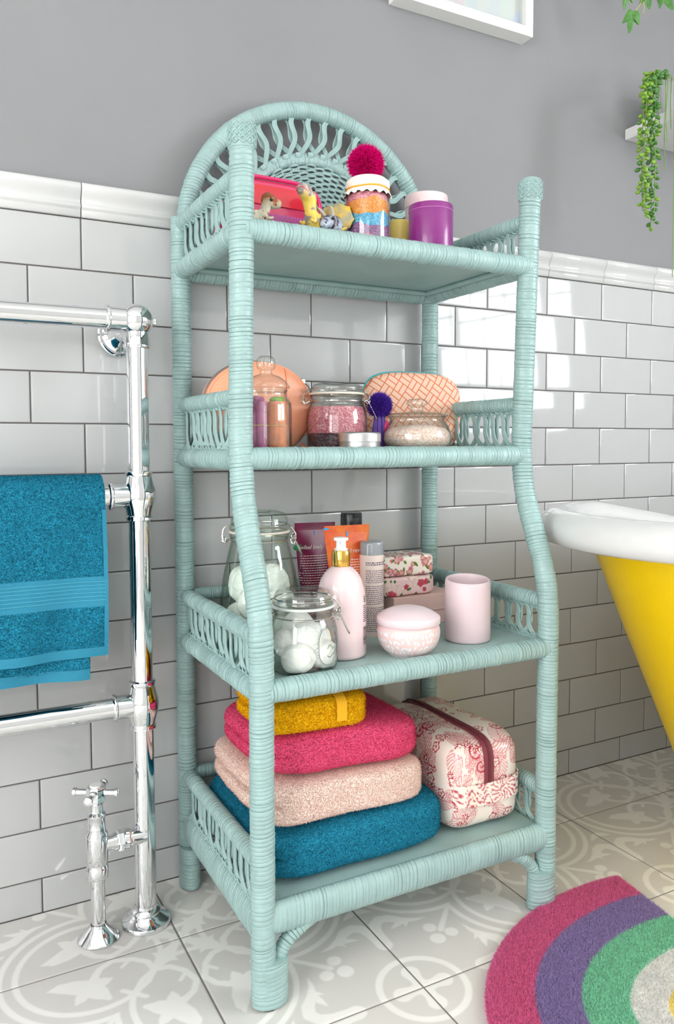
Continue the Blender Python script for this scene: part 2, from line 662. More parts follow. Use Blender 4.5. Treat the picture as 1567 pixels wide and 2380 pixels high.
# ------------------------------------------------------------------ floor
FX, FY, FT = 0.1182, -0.2106, 0.3327
def tcap(u, v, pts):
    """union of tapered strokes through (u, v, radius) points"""
    d = np.full(u.shape, 9.0)
    for (ax, ay, ar), (bx, by, br) in zip(pts[:-1], pts[1:]):
        dx, dy = bx - ax, by - ay
        t = np.clip(((u - ax) * dx + (v - ay) * dy) / (dx * dx + dy * dy + 1e-12), 0, 1)
        d = np.minimum(d, np.hypot(u - ax - t * dx, v - ay - t * dy) - (ar + (br - ar) * t))
    return d
def floor_sd(u, v):
    """encaustic ornament of one tile: quatrefoil about (0,0), ringed cross about (1,1); negative inside the pale shapes"""
    hA, hB = np.hypot(u - .5, v), np.hypot(u, v - .5)
    un = np.minimum(hA, hB)
    d = np.abs(un - .457) - .0165
    d = np.minimum(d, np.abs(un - .377) - .0165)
    h1 = np.hypot(u - 1, v - 1)
    d = np.minimum(d, np.abs(h1 - .232) - .019)
    for s in (0, 1):
        a, b = (u, v) if s == 0 else (v, u)
        d = np.minimum(d, tcap(a, b, [(1, 1, .045), (1.0, .93, .036), (1.0, .875, .052)]))
        # looped stem inside the lobe and its leaf
        lo = tcap(a, b, [(.335, .335, .017), (.25, .275, .017), (.20, .20, .018), (.215, .12, .018), (.28, .06, .018), (.385, .022, .018), (.46, .06, .018), (.50, .12, .022)])
        lo = np.minimum(lo, tcap(a, b, [(.30, .055, .014), (.35, .10, .011)]))
        lf = tcap(a, b, [(.50, .14, .03), (.535, .19, .068), (.495, .25, .046), (.46, .31, .016)])
        lf = np.minimum(lf, tcap(a, b, [(.54, .18, .058), (.61, .145, .052), (.67, .122, .036), (.735, .118, .004)]))
        lf = np.minimum(lf, tcap(a, b, [(.55, .2, .05), (.59, .25, .03), (.615, .278, .010)]))
        lf = np.minimum(lf, tcap(a, b, [(.52, .185, .05), (.46, .17, .032), (.425, .165, .012)]))
        d = np.minimum(d, np.minimum(lo, lf))
        # scroll crossing the edge
        sc = tcap(a, b, [(.655, .497, .003), (.72, .487, .014), (.79, .455, .026), (.85, .405, .034), (.905, .388, .034), (.955, .42, .034), (.978, .48, .034), (.995, .545, .044), (1.008, .60, .058)])
        sc = np.minimum(sc, tcap(a, b, [(.79, .46, .028), (.84, .48, .018), (.885, .497, .004)]))
        sc = np.minimum(sc, tcap(a, b, [(.77, .47, .02), (.80, .515, .004)]))
        d = np.minimum(d, sc)
        d = np.minimum(d, tcap(a, b, [(.905, .30, .003), (.955, .27, .022), (1.0, .25, .028)]))
    dg, pp = (u + v) / 2, (u - v) / 2
    d = np.minimum(d, tcap(dg, pp, [(.0, 0, .002), (.06, 0, .022), (.115, 0, .040), (.15, 0, .026), (.19, 0, .012)]) * 1.2)
    for s in (-1, 1):
        d = np.minimum(d, tcap(u, v, [(.12, .12, .035), (.12 + .055 * s, .12 - .06 * s, .004)]))
        d = np.minimum(d, np.hypot(u - .64 - .045 * s, v - .64 + .045 * s) - .040)
        d = np.minimum(d, tcap(u, v, [(.338, .338, .016), (.338 + .05 * s, .338 - .05 * s, .014)]))
    d = np.minimum(d, tcap(u, v, [(.45, .45, .014), (.64, .64, .018)]))
    d = np.minimum(d, np.hypot(u - .70, v - .70) - .046)
    return d
m_floor = M_print('patterned_floor_tile', (216, 213, 208), (240, 238, 233), rough=0.38, soft=0.006, var=0.05)
m_fgrout = M('floor_grout', (140, 134, 130), 0.9, bump=(500, 0.3))
mb = MB()
mb.box((X0, Y0, -0.08), (X1, 0.12, -0.0016))
floor = struct('floor', mb, m_fgrout)
def build_floor_tile(ex, ey, y_from=None, y_to=None, n=110):
    h = (FT - 0.0040) / FT / 2
    xs = np.linspace(-h, h, n + 1)
    ys = np.linspace(-h if y_from is None else y_from, h if y_to is None else y_to, n + 1)
    gx, gy = np.meshgrid(xs, ys, indexing='ij')
    u = (gx + .5) if ex < 0 else (.5 - gx)
    v = (gy + .5) if ey < 0 else (.5 - gy)
    sd = floor_sd(u, v).ravel()
    V = np.stack([gx.ravel() * FT, gy.ravel() * FT, np.zeros(gx.size)], 1)
    I = np.arange((n + 1) * (n + 1)).reshape(n + 1, n + 1)
    q = np.stack([I[:-1, :-1], I[1:, :-1], I[1:, 1:], I[:-1, 1:]], -1).reshape(-1, 4)
    F = [tuple(x) for x in q]
    # side skirt
    ring = list(I[:, 0]) + list(I[-1, 1:]) + list(I[::-1, -1][1:]) + list(I[0, ::-1][1:-1])
    o = len(V)
    ctr = V.mean(0)
    sk = V[ring].copy()
    V[ring] += np.array([0, 0, -0.0004])
    sk[:, 2] -= 0.0017
    V = np.concatenate([V, sk])
    sd = np.concatenate([sd, sd[ring]])
    L = len(ring)
    F += [(ring[k], o + k, o + (k + 1) % L, ring[(k + 1) % L]) for k in range(L)]
    mb = MB()
    mb.v = [tuple(p) for p in V]
    mb.f = F
    mb.mi = [0] * len(F)
    me = mb.mesh('floor_tile', False)
    set_attr(me, 'sd', sd)
    me.materials.append(m_floor)
    return me
ftm = {(a, b): build_floor_tile(a, b) for a in (-1, 1) for b in (-1, 1)}
cut_to = (0.0 - (FY + FT / 2)) / FT - 0.004
ftc = {a: build_floor_tile(a, -1, None, cut_to) for a in (-1, 1)}
for i in range(-8, 8):
    for j in range(-1, 9):
        cx, cy = FX + (i + .5) * FT, FY - (j + .5) * FT
        if cx < X0 + .1 or cx > X1 - .1 or cy < Y0 + .1:
            continue
        ex = -1 if i % 2 == 0 else 1
        ey = 1 if j % 2 == 0 else -1
        me = ftc[ex] if j == -1 else ftm[(ex, ey)]
        link('floor_tile', me, None, floor, (cx, cy, 0))

# ------------------------------------------------------------------ rest of the shell (behind the photographer)
mb = MB()
mb.box((X0 - .1, Y0 - .1, ZC), (X1 + .1, 0.12, ZC + .1))
struct('ceiling', mb, m_white_paint)
def wall_with_hole(name, u0, u1, w0, w1, mk):
    m = MB()
    for a, b in (((u0[0], 0), (w0[0], ZC)), ((w0[1], 0), (u0[1], ZC)), ((w0[0], 0), (w0[1], w1[0])), ((w0[0], w1[1]), (w0[1], ZC))):
        mk(m, a, b)
    return struct(name, m, m_pale)
wall_with_hole('wall_front', (X0, X1), None, (-2.40, -0.70), (0.50, 2.20), lambda m, a, b: m.box((a[0], Y0 - .1, a[1]), (b[0], Y0, b[1])))  # opening in this wall is added for the rear fill light
wall_with_hole('wall_right', (Y0, 0.0), None, (-2.83, -1.53), (1.14, 2.30), lambda m, a, b: m.box((X1, a[0], a[1]), (X1 + .1, b[0], b[1])))
wall_with_hole('wall_left', (Y0, 0.0), None, (-3.05, -1.15), (0.30, 2.30), lambda m, a, b: m.box((X0 - .1, a[0], a[1]), (X0, b[0], b[1])))
m_frame = M('white_window_frame', (238, 238, 236), 0.4)
def win(n, horiz, fixed, a0, a1, z0, z1):
    m = MB()
    t = .05
    def bar(p0, p1, q0, q1):
        if horiz:
            m.box((p0, fixed - .02, q0), (p1, fixed + .02, q1))
        else:
            m.box((fixed - .02, p0, q0), (fixed + .02, p1, q1))
    bar(a0 - t, a1 + t, z0 - t, z0)
    bar(a0 - t, a1 + t, z1, z1 + t)
    bar(a0 - t, a0, z0, z1)
    bar(a1, a1 + t, z0, z1)
    w = struct('window_%d' % n, m, m_frame)
    m2 = MB()
    c = (a0 + a1) / 2
    zc = z0 + (z1 - z0) * .55
    if horiz:
        m2.box((c - .018, fixed + .025, z0), (c + .018, fixed + .05, z1))
        m2.box((a0, fixed + .025, zc - .018), (a1, fixed + .05, zc + .018))
    else:
        s = 1 if fixed < 0 else -1
        m2.box((min(fixed + s * .025, fixed + s * .05), c - .018, z0), (max(fixed + s * .025, fixed + s * .05), c + .018, z1))
        m2.box((min(fixed + s * .025, fixed + s * .05), a0, zc - .018), (max(fixed + s * .025, fixed + s * .05), a1, zc + .018))
    part('glazing_bar', m2, m_frame, w, smooth=False)
win(1, False, X0, -3.05, -1.15, 0.30, 2.30)
win(3, True, Y0, -2.40, -0.70, 0.50, 2.20)  # frame of the added opening around the rear fill light
win(2, False, X1, -2.83, -1.53, 1.14, 2.30)

# ================================================================== WICKER SHELVING UNIT
m_wick = M('mint_painted_wicker', (155, 184, 181), 0.36, bump=(110, 0.35, 5.0, 0.003), var=(26, 0.06))
m_board = M('mint_painted_board', (160, 188, 184), 0.45, bump=(60, 0.15, 5.0), var=(10, 0.05))
m_foot = M('dark_foot_pad', (62, 54, 50), 0.6, bump=(200, .2))

def resample(path, step):
    P = np.array(path, float)
    sg = np.linalg.norm(np.diff(P, axis=0), axis=1)
    s = np.concatenate([[0], np.cumsum(sg)])
    n = max(2, int(s[-1] / step))
    t = np.linspace(0, s[-1], n + 1)
    return np.stack([np.interp(t, s, P[:, k]) for k in range(3)], 1), s[-1]

def smooth_path(pts, n=80):
    """Catmull-Rom through the points"""
    P = np.array(pts, float)
    Q = np.vstack([2 * P[0] - P[1], P, 2 * P[-1] - P[-2]])
    out = []
    k = max(2, n // (len(P) - 1))
    for i in range(1, len(Q) - 2):
        p0, p1, p2, p3 = Q[i - 1], Q[i], Q[i + 1], Q[i + 2]
        for t in np.linspace(0, 1, k, endpoint=False):
            out.append(.5 * ((2 * p1) + (-p0 + p2) * t + (2 * p0 - 5 * p1 + 4 * p2 - p3) * t * t + (-p0 + 3 * p1 - 3 * p2 + p3) * t ** 3))
    out.append(P[-1])
    return np.array(out)

_rw = np.random.default_rng(5)
def wrapped(mb, path, r, pitch=0.0072, n=16, ru=1.0, rw=1.0, up=(0, 1, 0), rfun=None, gap=0.00055, rough=1.0):
    """cane pole wound with flat cane: every turn is a rounded band with a groove after it"""
    P, L = resample(path, 0.0005 if False else 0.002)
    s = np.linspace(0, L, len(P))
    rings_s, rings_o = [], []
    t = 0.0
    while t < L:
        w = pitch * _rw.uniform(.72, 1.3)
        swell = _rw.uniform(-.5, 1.0) * .00055 * rough
        deep = gap * (_rw.uniform(.3, 1.0) if _rw.random() > .14 else 2.6)
        for f, o in ((0.015, -deep), (.09, swell * .6), (.45, swell + .0003), (.86, swell * .8 + .0002), (.985, -deep * .8)):
            if t + f * w < L:
                rings_s.append(t + f * w)
                rings_o.append(o)
        t += w
    rings_s = np.array([0.0] + rings_s + [L])
    rings_o = np.array([0.0] + rings_o + [0.0])
    Q = np.stack([np.interp(rings_s, s, P[:, k]) for k in range(3)], 1)
    T = np.stack([np.interp(rings_s, s, np.gradient(P, axis=0)[:, k]) for k in range(3)], 1)
    T /= np.linalg.norm(T, axis=1)[:, None] + 1e-12
    u = np.array(up, float)
    u -= T[0] * u.dot(T[0])
    u /= np.linalg.norm(u)
    vs, fs = [], []
    m = len(Q)
    ph = _rw.random() * 6.28
    wob = _rw.normal(size=m) * .0002 * rough
    for i in range(m):
        u = u - T[i] * u.dot(T[i])
        u /= np.linalg.norm(u) + 1e-12
        w = np.cross(T[i], u)
        rr = r if rfun is None else rfun(rings_s[i] / L)
        e = min(rings_s[i], L - rings_s[i])
        for k in range(n):
            a = 2 * PI * k / n
            hx = math.sin(a + ph) * min(.0014, e) * rough
            vs.append(Q[i] + (rr * ru + rings_o[i] + wob[i]) * math.cos(a) * u + (rr * rw + rings_o[i] + wob[i]) * math.sin(a) * w + T[i] * hx)
    for i in range(m - 1):
        for k in range(n):
            k2 = (k + 1) % n
            fs.append((i * n + k, i * n + k2, (i + 1) * n + k2, (i + 1) * n + k))
    fs.append(tuple(range(n))[::-1])
    fs.append(tuple(range((m - 1) * n, m * n)))
    mb.add(vs, fs)
    return mb

SX, SY = 0.498, -0.25                       # middle of the unit on the floor
XL, XR, YR = 0.190, 0.807, -0.036
YF_LO, YF_UP = -0.455, -0.374
unit = thing('wicker_shelf_unit', 'tall mint green painted wicker shelf unit with arched back standing against the tiled wall', 'shelf unit', (SX, SY, 0))
def W2L(p):
    p = np.array(p, float)
    p[..., 0] -= SX
    p[..., 1] -= SY
    return p

def front_y(z):
    zs = [0, .30, .58, .64, .70, .76, .82, .87, .95, 1.15, 1.46]
    ys = [-.455, -.453, -.456, -.453, -.438, -.412, -.388, -.375, -.371, -.379, -.390]
    return float(np.interp(z, zs, ys))
# posts
def post(path, r=0.0205, top_cap=False):
    m = wrapped(MB(), W2L(path), r)
    return m
for x in (XL, XR):
    zz = np.concatenate([[.012, .2, .4, .52], np.linspace(.56, .95, 14), [1.1, 1.3, 1.462]])
    pth = smooth_path([(x, front_y(z), z) for z in zz], 160)
    p = part('front_post', post(pth), m_wick, unit, angle=60)
    # braided collar and crown at the top of the post
    cm = MB()
    yt = front_y(1.45)
    cm.lathe([(.0205, 1.424), (.0222, 1.427), (.0226, 1.462)], 24, (x - SX, yt - SY, 0))
    for k in range(6):
        z = 1.431 + k * .0056
        ring = [(x - SX + .0226 * math.cos(a), yt - SY + .0226 * math.sin(a), z + .0024 * math.sin(11 * a + k * PI)) for a in np.linspace(0, 2 * PI, 88, endpoint=False)]
        cm.tube(ring, .0021, 6, closed=True)
    cm.lathe([(.0, 1.472), (.012, 1.4715), (.020, 1.468), (.0232, 1.461)][::-1], 20, (x - SX, yt - SY, 0))
    part('braided_cap', cm, m_wick, p, angle=60)
for x, ztop in ((XL, 1.40), (XR, 1.40)):
    pth = [(x, YR, .012), (x, YR, .7), (x, YR, ztop)]
    part('rear_post', post(pth, .0195), m_wick, unit, angle=60)
# feet: pole and brace wound together
for x, y, s, fr in ((XL, YF_LO, 1, 1), (XR, YF_LO, -1, 1), (XL, YR, 1, 0), (XR, YR, -1, 0)):
    m = MB()
    if fr:
        # bound foot where pole and brace run side by side
        wrapped(m, W2L([(x + s * .011, y, .004), (x + s * .011, y, .078)]), .0225, ru=1.0, rw=1.42)
    else:
        wrapped(m, W2L([(x, y - .008, .004), (x, y - .008, .09)]), .0215, ru=1.35, rw=1.0)
    part('bound_foot', m, m_wick, unit, angle=60)
    m = MB()
    m.lathe([(0, 0), (.019, 0), (.020, .006), (0, .006)], 16, (x - SX + (s * .008 if fr else 0), y - SY, 0.0))
    part('foot_pad', m, m_foot, unit, angle=40)
    if fr:
        m = MB()
        b = smooth_path([(x + s * .0245, y + .003, .060), (x + s * .031, y + .003, .082), (x + s * .048, y + .003, .103), (x + s * .075, y + .003, .120), (x + s * .098, y + .003, .131)], 40)
        wrapped(m, W2L(b), .0125, n=12)
        part('leg_brace', m, m_wick, unit, angle=60)

LEV = [(1.296, -.386, 1.388), (0.914, -.372, 1.019), (0.532, -.455, 0.623), (0.146, -.455, 0.240)]   # rail height, front y, upper side rail
RR = .0195
# one interlaced loop of the side panels, in the plane x = 0, spanning y -1..1 pitch
def loop_mb(height, pitch, strands=3, rad=.0026):
    """crown of a loop at the top, legs spreading outwards so that they cross the neighbours' legs"""
    m = MB()
    sp = pitch * 2
    for k in range(strands):
        off = (k - (strands - 1) / 2) * rad * 1.45
        ctl = [(-1.02 * sp + off, 0), (-.66 * sp + off, .20 * height), (-.44 * sp + off, .46 * height), (-.46 * sp + off, .74 * height), (-.22 * sp + off * .6, .95 * height - off * .4), (0, height - off), (.22 * sp - off * .6, .95 * height - off * .4), (.46 * sp - off, .74 * height), (.44 * sp - off, .46 * height), (.66 * sp - off, .20 * height), (1.02 * sp - off, 0)]
        P = smooth_path([(0, y, z) for y, z in ctl], 40)
        P[:, 0] = .0032 * np.sin(P[:, 1] / sp * PI)
        m.tube(P, rad, 7)
    return m
def side_panel(x, lev):
    zc, yf, zu = LEV[lev]
    y0, y1 = YR - .016, front_y(zu) + .018
    holder = MB()
    wrapped(holder, W2L([(x, YR, zu), (x, front_y(zu), zu)]), .0150, n=14, up=(0, 0, 1))
    o = part('side_panel', holder, m_wick, unit, angle=60)
    low = MB()
    if lev == 3:
        wrapped(low, W2L([(x, YR, .128), (x, yf, .128)]), .0175, n=16, up=(0, 0, 1), ru=1.75, rw=.85)
        zl = .158
    else:
        wrapped(low, W2L([(x, YR, zc - .002), (x, yf, zc - .002)]), .0185, n=16, up=(0, 0, 1))
        zl = zc + .014
    part('lower_rail', low, m_wick, o, angle=60)
    # cane twisted along both rails where the loops are tied
    tw = MB()
    for zt, ph in ((zl + .004, 0), (zu - .014, 1.5)):
        for k in (0, PI):
            pts = [(x - SX + .0045 * math.cos(s * 190 + k + ph), y - SY, zt + .0035 * math.sin(s * 190 + k + ph)) for s, y in zip(np.linspace(0, abs(y1 - y0), 150), np.linspace(y0, y1, 150))]
            tw.tube(pts, .0022, 6)
    part('twisted_binding', tw, m_wick, o, angle=60)
    hgt = zu - .012 - zl
    pitch = .0172
    n = int(round((y0 - y1) / (2 * pitch * .98)))
    me = loop_mb(hgt, pitch).mesh('loop', True, 60)
    me.materials.append(m_wick)
    for k in range(n):
        y = y0 - (k + .5) * (y0 - y1) / n
        q = link('loop', me, None, o, (x - SX, y - SY, zl))
        q.rotation_euler = (_rw.normal() * .04, 0, _rw.normal() * .10)
    return o
for lev in range(4):
    zc, yf, zu = LEV[lev]
    # front rail, rear rail
    m = MB()
    if lev == 3:
        wrapped(m, W2L([(XL, yf, zc), (XR, yf, zc)]), .0185, n=18, up=(0, 0, 1), ru=1.5, rw=.9, gap=.0005, rough=.7)
    else:
        wrapped(m, W2L([(XL, yf, zc), (XR, yf, zc)]), RR, n=18, up=(0, 0, 1))
    part('front_rail', m, m_wick, unit, angle=60)
    m = MB()
    wrapped(m, W2L([(XL, YR, zc - .006), (XR, YR, zc - .006)]), .0165, n=14, up=(0, 0, 1))
    part('rear_rail', m, m_wick, unit, angle=60)
    if lev in (2, 3):
        m = MB()
        wrapped(m, W2L([(XL, YR, zu), (XR, YR, zu)]), .0135, n=12, up=(0, 0, 1))
        part('rear_guard_rail', m, m_wick, unit, angle=60)
    # board
    m = MB()
    zt = zc + (.012 if lev < 3 else .020)
    m.bbox((XL + .012 - SX, yf + .012 - SY, zt - .009), (XR - .012 - SX, YR - .004 - SY, zt), .0015)
    b = part('shelf_board', m, m_board, unit, smooth=False)
    m = MB()
    for x0, s in ((XL + .026, 1), (XR - .026, -1)):
        m.tube(W2L([(x0, yf + .03, zt - .014), (x0, YR - .02, zt - .014)]), .006, 8)
    m.tube(W2L([(XL + .03, YR - .024, zt - .014), (XR - .03, YR - .024, zt - .014)]), .006, 8)
    part('board_bead', m, m_wick, b, angle=60)
    side_panel(XL, lev)
    side_panel(XR, lev)

# ---- arched back
AC = (.4985, 1.370)
RA = .2985
def arc(R, a0, a1, n, y=YR, zc=AC[1]):
    return [(AC[0] - R * math.cos(a), y, zc + R * math.sin(a)) for a in np.linspace(a0, a1, n)]
m = MB()
wrapped(m, W2L([(AC[0] - RA - .003, YR, 1.30)] + arc(RA, 0, PI, 90) + [(AC[0] + RA + .003, YR, 1.30)]), .0185, n=16, up=(0, 1, 0))
hoop = part('arched_hoop', m, m_wick, unit, angle=60)
RI = .196
m = MB()
wrapped(m, W2L([(AC[0] - RI, YR, 1.305)] + arc(RI, 0, PI, 70) + [(AC[0] + RI, YR, 1.305)]), .0105, n=12, pitch=.010, up=(0, 1, 0), ru=.7, rw=1.25)
part('inner_hoop', m, m_wick, hoop, angle=60)
# ring of interlaced loops between the hoops
def ring_loop():
    m = MB()
    H, sp = .090, .0350
    for k in range(3):
        off = (k - 1) * .0037
        half = [(1.05 * sp - off * .5, -.004), (.76 * sp - off, .15 * H), (.50 * sp - off, .33 * H), (.43 * sp - off, .47 * H), (.55 * sp - off, .66 * H), (.56 * sp - off, .79 * H), (.32 * sp - off * .7, .955 * H - off * .7)]
        ctl = [(-x, z) for x, z in half] + [(0, H - off)] + half[::-1]
        P = smooth_path([(x, 0, z) for x, z in ctl], 60)
        P[:, 1] = .0045 * np.sin(P[:, 0] / sp * PI) - .001
        m.tube(P, .0024, 7)
    return m
me = ring_loop().mesh('loop', True, 60)
me.materials.append(m_wick)
NL = 21
for k in range(NL):
    a = PI * (k + .5) / NL
    ca, sa = -math.cos(a), math.sin(a)
    o = link('loop', me, None, hoop, (AC[0] + ca * .204 - SX, YR - SY, AC[1] + sa * .204))
    o.rotation_euler = (0, math.atan2(ca, sa), 0)
for R, l in ((RA - .009, .016), (RI + .006, .012)):
    tm = MB().tube([(0, -.004, -l / 2), (0, -.0105, 0), (0, -.009, l / 2)], .0048, 8, sx=.4, sy=1.3).mesh('tie_binding', True, 60)
    tm.materials.append(m_wick)
    for k in range(NL + 1):
        a = PI * k / NL
        ca, sa = -math.cos(a), math.sin(a)
        o = link('tie_binding', tm, None, hoop, (AC[0] + ca * R - SX, YR - SY, AC[1] + sa * R))
        o.rotation_euler = (0, math.atan2(ca, sa), 0)
# woven fan
m = MB()
NS = 27
for k in range(NS):
    a = PI * (k + .5) / NS
    p = [(AC[0] - R * math.cos(a), YR, AC[1] + R * math.sin(a)) for R in np.linspace(.012, .19, 6)]
    m.tube(W2L(p), .0022, 6)
rows = 30
for j in range(rows):
    R = .016 + j * .0060
    pts = []
    n = max(16, int(R * 700))
    leg = .055
    for t in np.linspace(-leg, PI * R + leg, n * 2):
        if t < 0:
            q = (-R, t)
            ph = t / .022 * PI
        elif t > PI * R:
            q = (R, -(t - PI * R))
            ph = NS * PI + (t - PI * R) / .022 * PI
        else:
            an = t / R
            q = (-R * math.cos(an), R * math.sin(an))
            ph = an * NS
        pts.append((AC[0] + q[0], YR + .0042 * math.cos(ph + (j % 2) * PI), AC[1] + q[1] + .0006 * math.sin(ph * 1.7 + j)))
    m.tube(W2L(pts), .0028, 6)
fan = part('woven_fan', m, m_wick, hoop, angle=60)

# ================================================================== TOWEL RADIATOR
m_chrome = M('polished_chrome', (232, 233, 235), 0.04, metal=1.0, bump=(14, .02, 2.0, .004))
RX, RY = 0.0745, -0.130
rad = thing('towel_radiator', 'polished chrome towel radiator with ball joints and a floor valve', 'radiator', (RX, RY, 0))
ZR = (1.172, .841, .437)
XLFT = -0.62 - RX
def riser(dx):
    m = MB()
    m.lathe([(0.0, .02), (.0205, .02), (.0205, ZR[0] - .012), (0, ZR[0] - .012)], 28, (dx, 0, 0))
    return part('riser_pipe', m, m_chrome, rad)
for dx in (0.0, XLFT):
    p = riser(dx)
    # ball joints with collars
    for i, z in enumerate(ZR):
        m = MB()
        if i == 0:
            m.sphere((dx, 0, z), .0315, 28, 18)
            m.lathe([(.0200, -.0525), (.0245, -.0525), (.0258, -.050), (.0258, -.046), (.0238, -.043), (.0234, -.022)], 28, (dx, 0, z))
            m.lathe([(.0, .030), (.007, .030), (.008, .036), (.005, .039), (0, .040)], 16, (dx, 0, z), axis=0)
        else:
            m.lathe([(.0205, -.048), (.0255, -.046), (.0255, -.040), (.0238, -.037), (.0265, -.025), (.0305, -.012), (.0315, 0), (.0305, .012), (.0265, .025), (.0238, .037), (.0255, .040), (.0255, .046), (.0205, .048)], 28, (dx, 0, z))
        s = -1 if dx == 0 else 1
        m.lathe([(.0190, s * .0585), (.0225, s * .0585), (.0262, s * .057), (.0268, s * .0545), (.0262, s * .052), (.0235, s * .0505), (.0228, s * .022)], 28, (dx, 0, z), axis=0)
        part('ball_joint', m, m_chrome, p)
    # wall bracket behind the top joint
    m = MB()
    m.lathe([(.0, .127), (.044, .127), (.045, .124), (.044, .120), (.039, .117), (.037, .112), (.030, .109), (.026, .103), (.018, .098), (.013, .090), (.012, .02)][::-1], 32, (dx - .004, 0, ZR[0] - .012), axis=1)
    part('wall_bracket', m, m_chrome, p)
    # floor flange
    m = MB()
    m.lathe([(.0, 0), (.047, 0), (.048, .004), (.046, .009), (.036, .013), (.034, .016), (.030, .018), (.027, .022), (.0285, .026), (.0265, .031), (.0215, .034), (.0208, .04)], 36, (dx, 0, 0))
    part('floor_flange', m, m_chrome, p)
for z in ZR:
    m = MB()
    m.lathe([(.0195, XLFT), (.0195, 0)], 28, (0, 0, z), axis=0)
    part('cross_rail', m, m_chrome, rad)
# valve at the foot
vx, vy = -0.0180 - RX, -0.1370 - RY
m = MB()
m.lathe([(.0, 0), (.038, 0), (.039, .003), (.037, .006), (.026, .017), (.016, .026), (.0145, .030)], 32, (vx, vy, 0))
m.lathe([(.0135, .028), (.0135, .118), (.0135, .120)], 24, (vx, vy, 0))
valve = part('floor_valve', m, m_chrome, rad)
m = MB()
m.lathe([(.0135, .116), (.0195, .120), (.0205, .124), (.0205, .140), (.0185, .145), (.019, .148), (.0205, .152), (.021, .200), (.020, .206), (.0165, .211), (.016, .236), (.0175, .238), (.0175, .243), (.0125, .247), (.0115, .262), (.013, .266)], 28, (vx, vy, 0))
part('valve_body', m, m_chrome, valve)
m = MB()
m.lathe([(.014, .012), (.014, .03)], 24, (vx, vy, .181), axis=0)
for a0, a1, r in ((.030, .036, .0165), (.050, .058, .0185)):
    m.lathe([(.012, a0), (r, a0), (r, a1), (.012, a1)], 24, (vx, vy, .181), axis=0)
m.lathe([(.014, .030), (.0175, .038), (.0195, .040), (.0195, .058), (.0175, .062), (.0165, .066), (.0165, -vx)], 6, (vx, vy, .181), axis=0)
m.lathe([(.0155, .060), (.0155, -vx)], 24, (vx, vy, .181), axis=0)
part('valve_tail', m, m_chrome, valve, angle=25)
m = MB()
m.lathe([(.012, .262), (.0175, .268), (.0185, .276), (.0185, .290), (.0165, .296), (.0, .298)], 8, (vx, vy, 0))
hd = part('cross_handle', m, m_chrome, valve, angle=25)
m = MB()
for k in range(4):
    a = PI / 4 + k * PI / 2 + .25
    d = np.array([math.cos(a), math.sin(a), 0])
    c = np.array([vx, vy, .284])
    m.tube([c + d * .012, c + d * .020, c + d * .036, c + d * .0375, c + d * .043, c + d * .044], [.0068, .0058, .0066, .0082, .0082, .006], 14)
part('handle_arm', m, m_chrome, hd)
m = MB()
m.lathe([(0, .2995), (.011, .299), (.0115, .296)][::-1], 20, (vx, vy, 0))
part('white_cap', m, M('white_enamel', (240, 240, 238), .25), hd, label='white enamel disc on top of the handle')

# ================================================================== TERRY TOWELS
def M_terry(name, col, rough=.95, rib=False):
    m, nt, b = base_mat(name)
    b.inputs['Roughness'].default_value = rough
    b.inputs['Specular IOR Level'].default_value = .15
    b.inputs['Sheen Weight'].default_value = .35
    b.inputs['Sheen Tint'].default_value = lin(tuple(min(255, c * 1.15 + 15) for c in col))
    tc = nd(nt, 'ShaderNodeTexCoord')
    n = nd(nt, 'ShaderNodeTexNoise', Scale=430.0, Detail=2.0)
    lk(nt, tc.outputs['Object'], n.inputs['Vector'])
    mx = nd(nt, 'ShaderNodeMix', data_type='RGBA')
    mx.inputs[6].default_value = lin(tuple(c * .76 for c in col))  # darker noise colour stands in for shade between the terry loops
    mx.inputs[7].default_value = lin(tuple(min(255, c * 1.16) for c in col))
    rp = nd(nt, 'ShaderNodeMapRange')
    rp.inputs[1].default_value = .35
    rp.inputs[2].default_value = .65
    lk(nt, n.outputs[0], rp.inputs[0])
    lk(nt, rp.outputs[0], mx.inputs[0])
    lk(nt, mx.outputs[2], b.inputs['Base Color'])
    v = nd(nt, 'ShaderNodeTexVoronoi', Scale=430.0)
    lk(nt, tc.outputs['Object'], v.inputs['Vector'])
    bp = nd(nt, 'ShaderNodeBump', Strength=.55, Distance=.002)
    lk(nt, v.outputs['Distance'], bp.inputs['Height'])
    lk(nt, bp.outputs[0], b.inputs['Normal'])
    return m
m_teal = M_terry('teal_terry', (34, 126, 154))
m_tealflat = M('teal_woven_band', (34, 126, 154), .8, bump=(500, .3), sheen=.2)
m_blush = M_terry('blush_terry', (246, 204, 192))
m_rasp = M_terry('raspberry_terry', (224, 80, 120))
m_yel = M_terry('golden_terry', (252, 178, 14))
m_yelflat = M('golden_woven_band', (238, 172, 18), .8, bump=(500, .3), sheen=.2)

FIBRE = {'teal_terry': M_pile('teal_fibre', (36, 130, 158), .4, .25), 'blush_terry': M_pile('blush_fibre', (246, 206, 194), .4, .12), 'raspberry_terry': M_pile('raspberry_fibre', (222, 78, 118), .4, .2), 'golden_terry': M_pile('golden_fibre', (252, 180, 16), .4, .2)}
